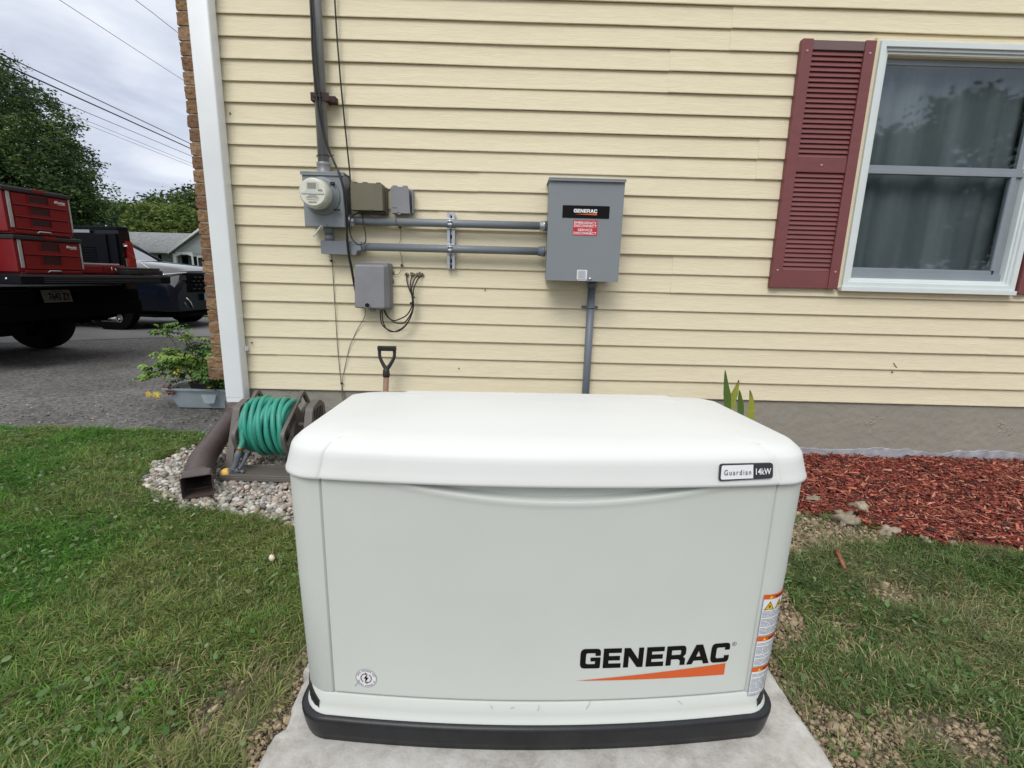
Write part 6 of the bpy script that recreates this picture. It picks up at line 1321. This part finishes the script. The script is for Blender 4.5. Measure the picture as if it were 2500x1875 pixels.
tag(chips('mulch', x, y, gz(x, y)+mound+NR.uniform(.0, .014, n), L_, W_, NR.uniform(.0012, .004, n), NR.uniform(0, 6.28, n), NR.normal(0, .22, n), NR.normal(0, .5, n), mc_, mul_m), kind='stuff', cat='mulch', label='red dyed wood chip mulch along the foundation')
for (x_, y_, l_, a_, lb) in [(1.30, -1.095, .155, -1.95, 'reddish sliver of wood lying on the lawn right of the generator'), (1.495, -.675, .03, .5, 'short red chip lying among the rocks at the mulch edge')]:
    o = chips('wood_chip', np.array([0.]), np.array([0.]), np.array([.02]), np.array([l_]), np.array([.014]), np.array([.004]), np.array([a_]), np.array([.03]), np.array([.2]), [s2l((156, 96, 78))], mul_m); o.location = (x_, y_, float(gz(x_, y_))+(.02 if l_ > .1 else .01)); tag(o, lb, 'wood chip')
# --- grass
def gmask(x, y):
    j = (fbm(x*7, y*7)-.5)*.08
    bad = inpoly(x+j, y+j, gravel_poly) | inpoly(x+j, y+j, mulch_poly) | inpad(x, y, .012)
    d_ = dirt_mask(x, y); dens = np.where(d_, .04+.22*np.clip(fbm(x*14, y*14, 2)*3-1.3, 0, 1), 1.0)
    # thin, worn patches
    th_ = fbm(x*2.3+40, y*2.3+11, 3); worn = np.clip((th_-.56)*6, 0, 1)*.55
    for (gx, gy, gr, ga) in DRY: worn = np.maximum(worn, ga*np.exp(-((x-gx)**2/(gr*1.5)**2+(y-gy)**2/gr**2))*np.clip(fbm(x*7+3, y*7, 3)*3.4-.7, 0, 1.1))
    nearpad = np.clip(1-np.abs(np.where(x > 0, x-.85, -x-.62))/.28, 0, 1)*(y < -1.1); dens = dens*np.clip(1-worn, 0, 1)*(1-.45*nearpad*np.clip(fbm(x*9, y*9)*1.6, 0, 1))
    lawn_edge = (.19-.05*np.clip((x+2.6)/.9, 0, 9))+.05*(vnoise(x*9, x*0+3.3)-.5)+.03*(fbm(x*20, y*0, 2)-.5); bad |= (x < -1.6) & (y > lawn_edge) & (y < 8.3); bad |= (x > -1.63) & (y > -.004); bad |= (x < -1.6) & (y > 0) & (x > -1.75)
    dens = np.where(bad, 0, dens); return dens
gr_m = bpy.data.materials.new('grass blade'); gr_m.use_nodes = True; t = gr_m.node_tree; b_ = t.nodes['Principled BSDF']; b_.inputs['Roughness'].default_value = .55; b_.inputs['Specular IOR Level'].default_value = .3
at = t.nodes.new('ShaderNodeAttribute'); at.attribute_name = 'Col'; t.links.new(at.outputs['Color'], b_.inputs['Base Color'])
tl = t.nodes.new('ShaderNodeBsdfTranslucent'); t.links.new(at.outputs['Color'], tl.inputs[0]); ms = t.nodes.new('ShaderNodeMixShader'); ms.inputs[0].default_value = .25
t.links.new(b_.outputs[0], ms.inputs[1]); t.links.new(tl.outputs[0], ms.inputs[2]); t.links.new(ms.outputs[0], t.nodes['Material Output'].inputs[0])
def sample(n, x0, x1, y0, y1, fr_=True, outside=False):
    x = NR.uniform(x0, x1, n); y = NR.uniform(y0, y1, n); d_ = gmask(x, y); k = NR.random(n) < d_
    f_ = infrust(x, y); k &= f_ if fr_ else (~f_ if outside else True); return x[k], y[k]
def blades(x, y, Lmin, Lmax, wd, leanmin, leanmax, pal, z0=0):
    n = len(x); az = NR.uniform(0, 6.28, n); az2 = fbm(x*3, y*3)*12; az = np.where(NR.random(n) < .5, az2+NR.normal(0, .6, n), az)
    le = NR.uniform(leanmin, leanmax, n); Ln = NR.uniform(Lmin, Lmax, n)*(.75+.6*fbm(x*4+3, y*4, 2)); w_ = wd*NR.uniform(.6, 1.3, n)
    z = gz(x, y)+z0; dx, dy = np.cos(az), np.sin(az); px_, py_ = -dy, dx; le2 = np.minimum(le+NR.uniform(.2, .9, n), 1.75)
    m = np.stack([x+dx*np.sin(le)*Ln*.5, y+dy*np.sin(le)*Ln*.5, z+np.cos(le)*Ln*.5], 1); tp = m+np.stack([dx*np.sin(le2), dy*np.sin(le2), np.cos(le2)], 1)*(Ln*.5)[:, None]
    tp[:, 2] = np.maximum(tp[:, 2], z+.003); b = np.stack([x, y, z-.004], 1); pw = np.stack([px_, py_, NR.normal(0, .3, n)], 1)*w_[:, None]
    v = np.stack([b-pw*.5, b+pw*.5, m+pw*.45, m-pw*.45, tp], 1).reshape(-1, 3); i0 = (np.arange(n)*5)[:, None]
    q_ = np.concatenate([i0, i0+1, i0+2, i0+3], 1); t_ = np.concatenate([i0+3, i0+2, i0+4], 1)
    pal = np.array(pal); hue = fbm(x*1.9+5, y*1.9+70, 4); idx = np.clip(((hue-.5)*3.2+.5)*len(pal)+NR.normal(0, 1.1, n), 0, len(pal)-1).astype(int)
    wd_ = sum(ga*np.exp(-((x-gx)**2/(gr*2)**2+(y-gy)**2/(gr*1.4)**2)) for gx, gy, gr, ga in DRY)
    c = pal[idx]*(.6+.75*NR.random(n))[:, None]; c = np.where((x < 0)[:, None], c*np.array([.90, 1.04, .84]), c); dry = NR.random(n) < .03+.12*np.clip(fbm(x*4+9, y*4)-.45, 0, 1)*3+.35*np.clip(wd_, 0, 1); c[dry] = np.array(s2l((176, 164, 124)))*(.6+.6*NR.random(dry.sum()))[:, None]
    return v, q_, t_, np.repeat(c, 5, 0)
gp_ = [s2l(c) for c in [(66, 108, 36), (74, 116, 42), (84, 120, 50), (94, 122, 58), (108, 126, 68), (120, 126, 78)]]
def tufts(nt, per, x0, x1, y0, y1, pal, hmin, hmax, wd):
    cx_, cy_ = sample(nt, x0, x1, y0, y1); n0 = len(cx_); R_ = NR.uniform(.012, .034, n0); H_ = NR.uniform(hmin, hmax, n0)*(.6+.9*fbm(cx_*3.5+3, cy_*3.5, 3)); tilt = NR.uniform(0, 6.28, n0); tl_a = NR.uniform(0, .7, n0)
    hue = ((fbm(cx_*1.6+5, cy_*1.6+70, 4)-.5)*3.0+.5)*len(pal)+NR.normal(0, 1.3, n0)-1.2*np.clip((-cx_-1.3), 0, 1); ci = np.clip(hue, 0, len(pal)-1).astype(int); tc_ = np.array(pal)[ci]*NR.uniform(.55, 1.35, n0)[:, None]
    i = np.repeat(np.arange(n0), per); n = len(i); a = NR.uniform(0, 6.28, n); q = np.sqrt(NR.random(n)); x = cx_[i]+np.cos(a)*q*R_[i]; y = cy_[i]+np.sin(a)*q*R_[i]
    k = gmask(x, y) > .02; i, a, q, x, y = i[k], a[k], q[k], x[k], y[k]; n = len(i)
    dx = np.cos(a)*(.25+1.0*q)+np.cos(tilt[i])*tl_a[i]*1.3+NR.normal(0, .25, n); dy = np.sin(a)*(.25+1.0*q)+np.sin(tilt[i])*tl_a[i]*1.3+NR.normal(0, .25, n); Ln = H_[i]*NR.uniform(.6, 1.25, n); z = gz(x, y)
    d1 = np.stack([dx, dy, np.full(n, 1.1)], 1); d1 /= np.linalg.norm(d1, axis=1)[:, None]; d2 = np.stack([dx*1.6, dy*1.6, NR.uniform(-.2, .7, n)], 1); d2 /= np.linalg.norm(d2, axis=1)[:, None]
    b = np.stack([x, y, z-.004], 1); m = b+d1*(Ln*.55)[:, None]; tp = m+d2*(Ln*.5)[:, None]; tp[:, 2] = np.maximum(tp[:, 2], z+.003)
    pw = np.stack([-dy, dx, NR.normal(0, .25, n)], 1); pw /= np.linalg.norm(pw, axis=1)[:, None]; pw = pw*(wd*NR.uniform(.6, 1.35, n))[:, None]
    v = np.stack([b-pw*.5, b+pw*.5, m+pw*.45, m-pw*.45, tp], 1).reshape(-1, 3); i0 = (np.arange(n)*5)[:, None]
    rgt = np.clip((x-.3)*5, 0, 1)*(1-np.clip((x-2.0)*2, 0, 1)*np.clip((y+1.9)*3, 0, 1)); gr3 = tc_[i].mean(1)[:, None]*np.array([1.0, 1.06, .72]); tci = tc_[i]*(1-.5*rgt)[:, None]+gr3*(.5*rgt)[:, None]; tci = tci*(1+.06*(x > 0))[:, None]; tci = np.where((x < 0)[:, None], tci*np.array([.90, 1.04, .84]), tci)
    c = tci*(.75+.5*NR.random(n))[:, None]; dr_ = NR.random(n) < .06; c[dr_] = np.array(s2l((158, 148, 104)))*(.6+.5*NR.random(dr_.sum()))[:, None]
    return v, np.concatenate([i0, i0+1, i0+2, i0+3], 1), np.concatenate([i0+3, i0+2, i0+4], 1), np.repeat(c, 5, 0)
gpt = [s2l(c) for c in [(76, 126, 36), (84, 130, 42), (96, 136, 52), (104, 132, 60), (116, 134, 68), (128, 136, 80), (138, 138, 90)]]
parts = []
parts.append(tufts(15000, 26, -3.4, -.5, -2.3, .22, gpt, .026, .058, .0024))
parts.append(tufts(13000, 26, .7, 3.0, -2.3, -.55, gpt, .022, .050, .0024))
x, y = sample(210000, -3.4, -.5, -2.3, .22); parts.append(blades(x, y, .018, .050, .0024, .45, 1.45, gp_))
x, y = sample(190000, .7, 3.0, -2.3, -.55); parts.append(blades(x, y, .014, .044, .0024, .45, 1.45, gp_))
x, y = sample(120000, -6, 6, -4.5, .25, fr_=False, outside=True); parts.append(blades(x, y, .03, .07, .006, .3, 1.2, gp_))
x, y = sample(45000, -3.4, 3.0, -2.3, .22); parts.append(blades(x, y, .03, .075, .0024, 1.2, 1.55, [s2l(c) for c in [(98, 116, 60), (134, 130, 88), (88, 110, 54), (116, 122, 74)]], .012))
x, y = sample(9000, -1.8, -.4, -1.05, 0); 
def assemble(name, parts, m):
    V, Q, T, C = [], [], [], []; o = 0
    for v, q_, t_, c in parts: V.append(v); Q.append(q_+o); T.append(t_+o); C.append(c); o += len(v)
    return bigmesh(name, np.concatenate(V), [np.concatenate(Q), np.concatenate(T)], m, np.concatenate(C))
tag(assemble('grass', parts, gr_m), kind='stuff', cat='grass', label='mown green lawn grass with dry clippings on both sides of the generator')
# broad leaves (clover, plantain) among the grass
def broad(x, y, r, pal):
    n = len(x); a = NR.uniform(0, 6.28, n); tl_ = NR.uniform(0, .7, n); z = gz(x, y)+NR.uniform(.012, .035, n); k = 7; ang = np.linspace(0, 2*math.pi, k+1)[:-1]
    e1_ = np.stack([np.cos(a)*np.cos(tl_), np.sin(a)*np.cos(tl_), np.sin(tl_)], 1); e2_ = np.stack([-np.sin(a), np.cos(a), NR.normal(0, .2, n)], 1); el = NR.uniform(1.0, 2.0, n)
    v = np.stack([x, y, z], 1)[:, None]+e1_[:, None]*(np.cos(ang)[None]*(r*el)[:, None])[:, :, None]+e2_[:, None]*(np.sin(ang)[None]*r[:, None])[:, :, None]
    f = np.arange(n*k).reshape(-1, k); return v.reshape(-1, 3), f, np.repeat(np.array(pal)[NR.integers(0, len(pal), n)]*(.75+.5*NR.random(n))[:, None], k, 0)
x, y = sample(26000, -3.4, 3.0, -2.3, .2); kk = (fbm(x*3.3+60, y*3.3, 3) > .5) | (NR.random(len(x)) < .25); x, y = x[kk], y[kk]
v, f, c = broad(x, y, NR.uniform(.003, .0075, len(x)), [s2l(c_) for c_ in [(84, 118, 62), (98, 128, 76), (72, 104, 52), (118, 138, 96)]])
tag(bigmesh('clover', v, [f], gr_m, c), kind='stuff', cat='clover', label='small round clover and weed leaves scattered through the lawn')
for (x_, y_, r_, lb) in [(-.86, -1.15, .014, 'small white stone lying on the lawn left of the generator')]:
    o = stones('white_stone', np.array([0.]), np.array([0.]), np.array([.03]), np.array([r_]), [s2l((215, 205, 185))], peb_m); o.location = (x_, y_, float(gz(x_, y_))); tag(o, lb, 'stone')
# pale stones and debris on the old asphalt edge
n = 420; x = NR.uniform(-3.8, -1.75, n); y = .22+np.abs(NR.normal(0, .35, n)); r = .002+.010*NR.random(n)**3
tag(stones('asphalt_grit', x, y, np.full(n, G0+.008), r, [s2l((170, 165, 150)), s2l((120, 118, 112)), s2l((90, 90, 90))], clod_m, base=(IV1, IF1), smooth=False), kind='stuff', cat='grit', label='loose grit along the crumbling driveway edge')
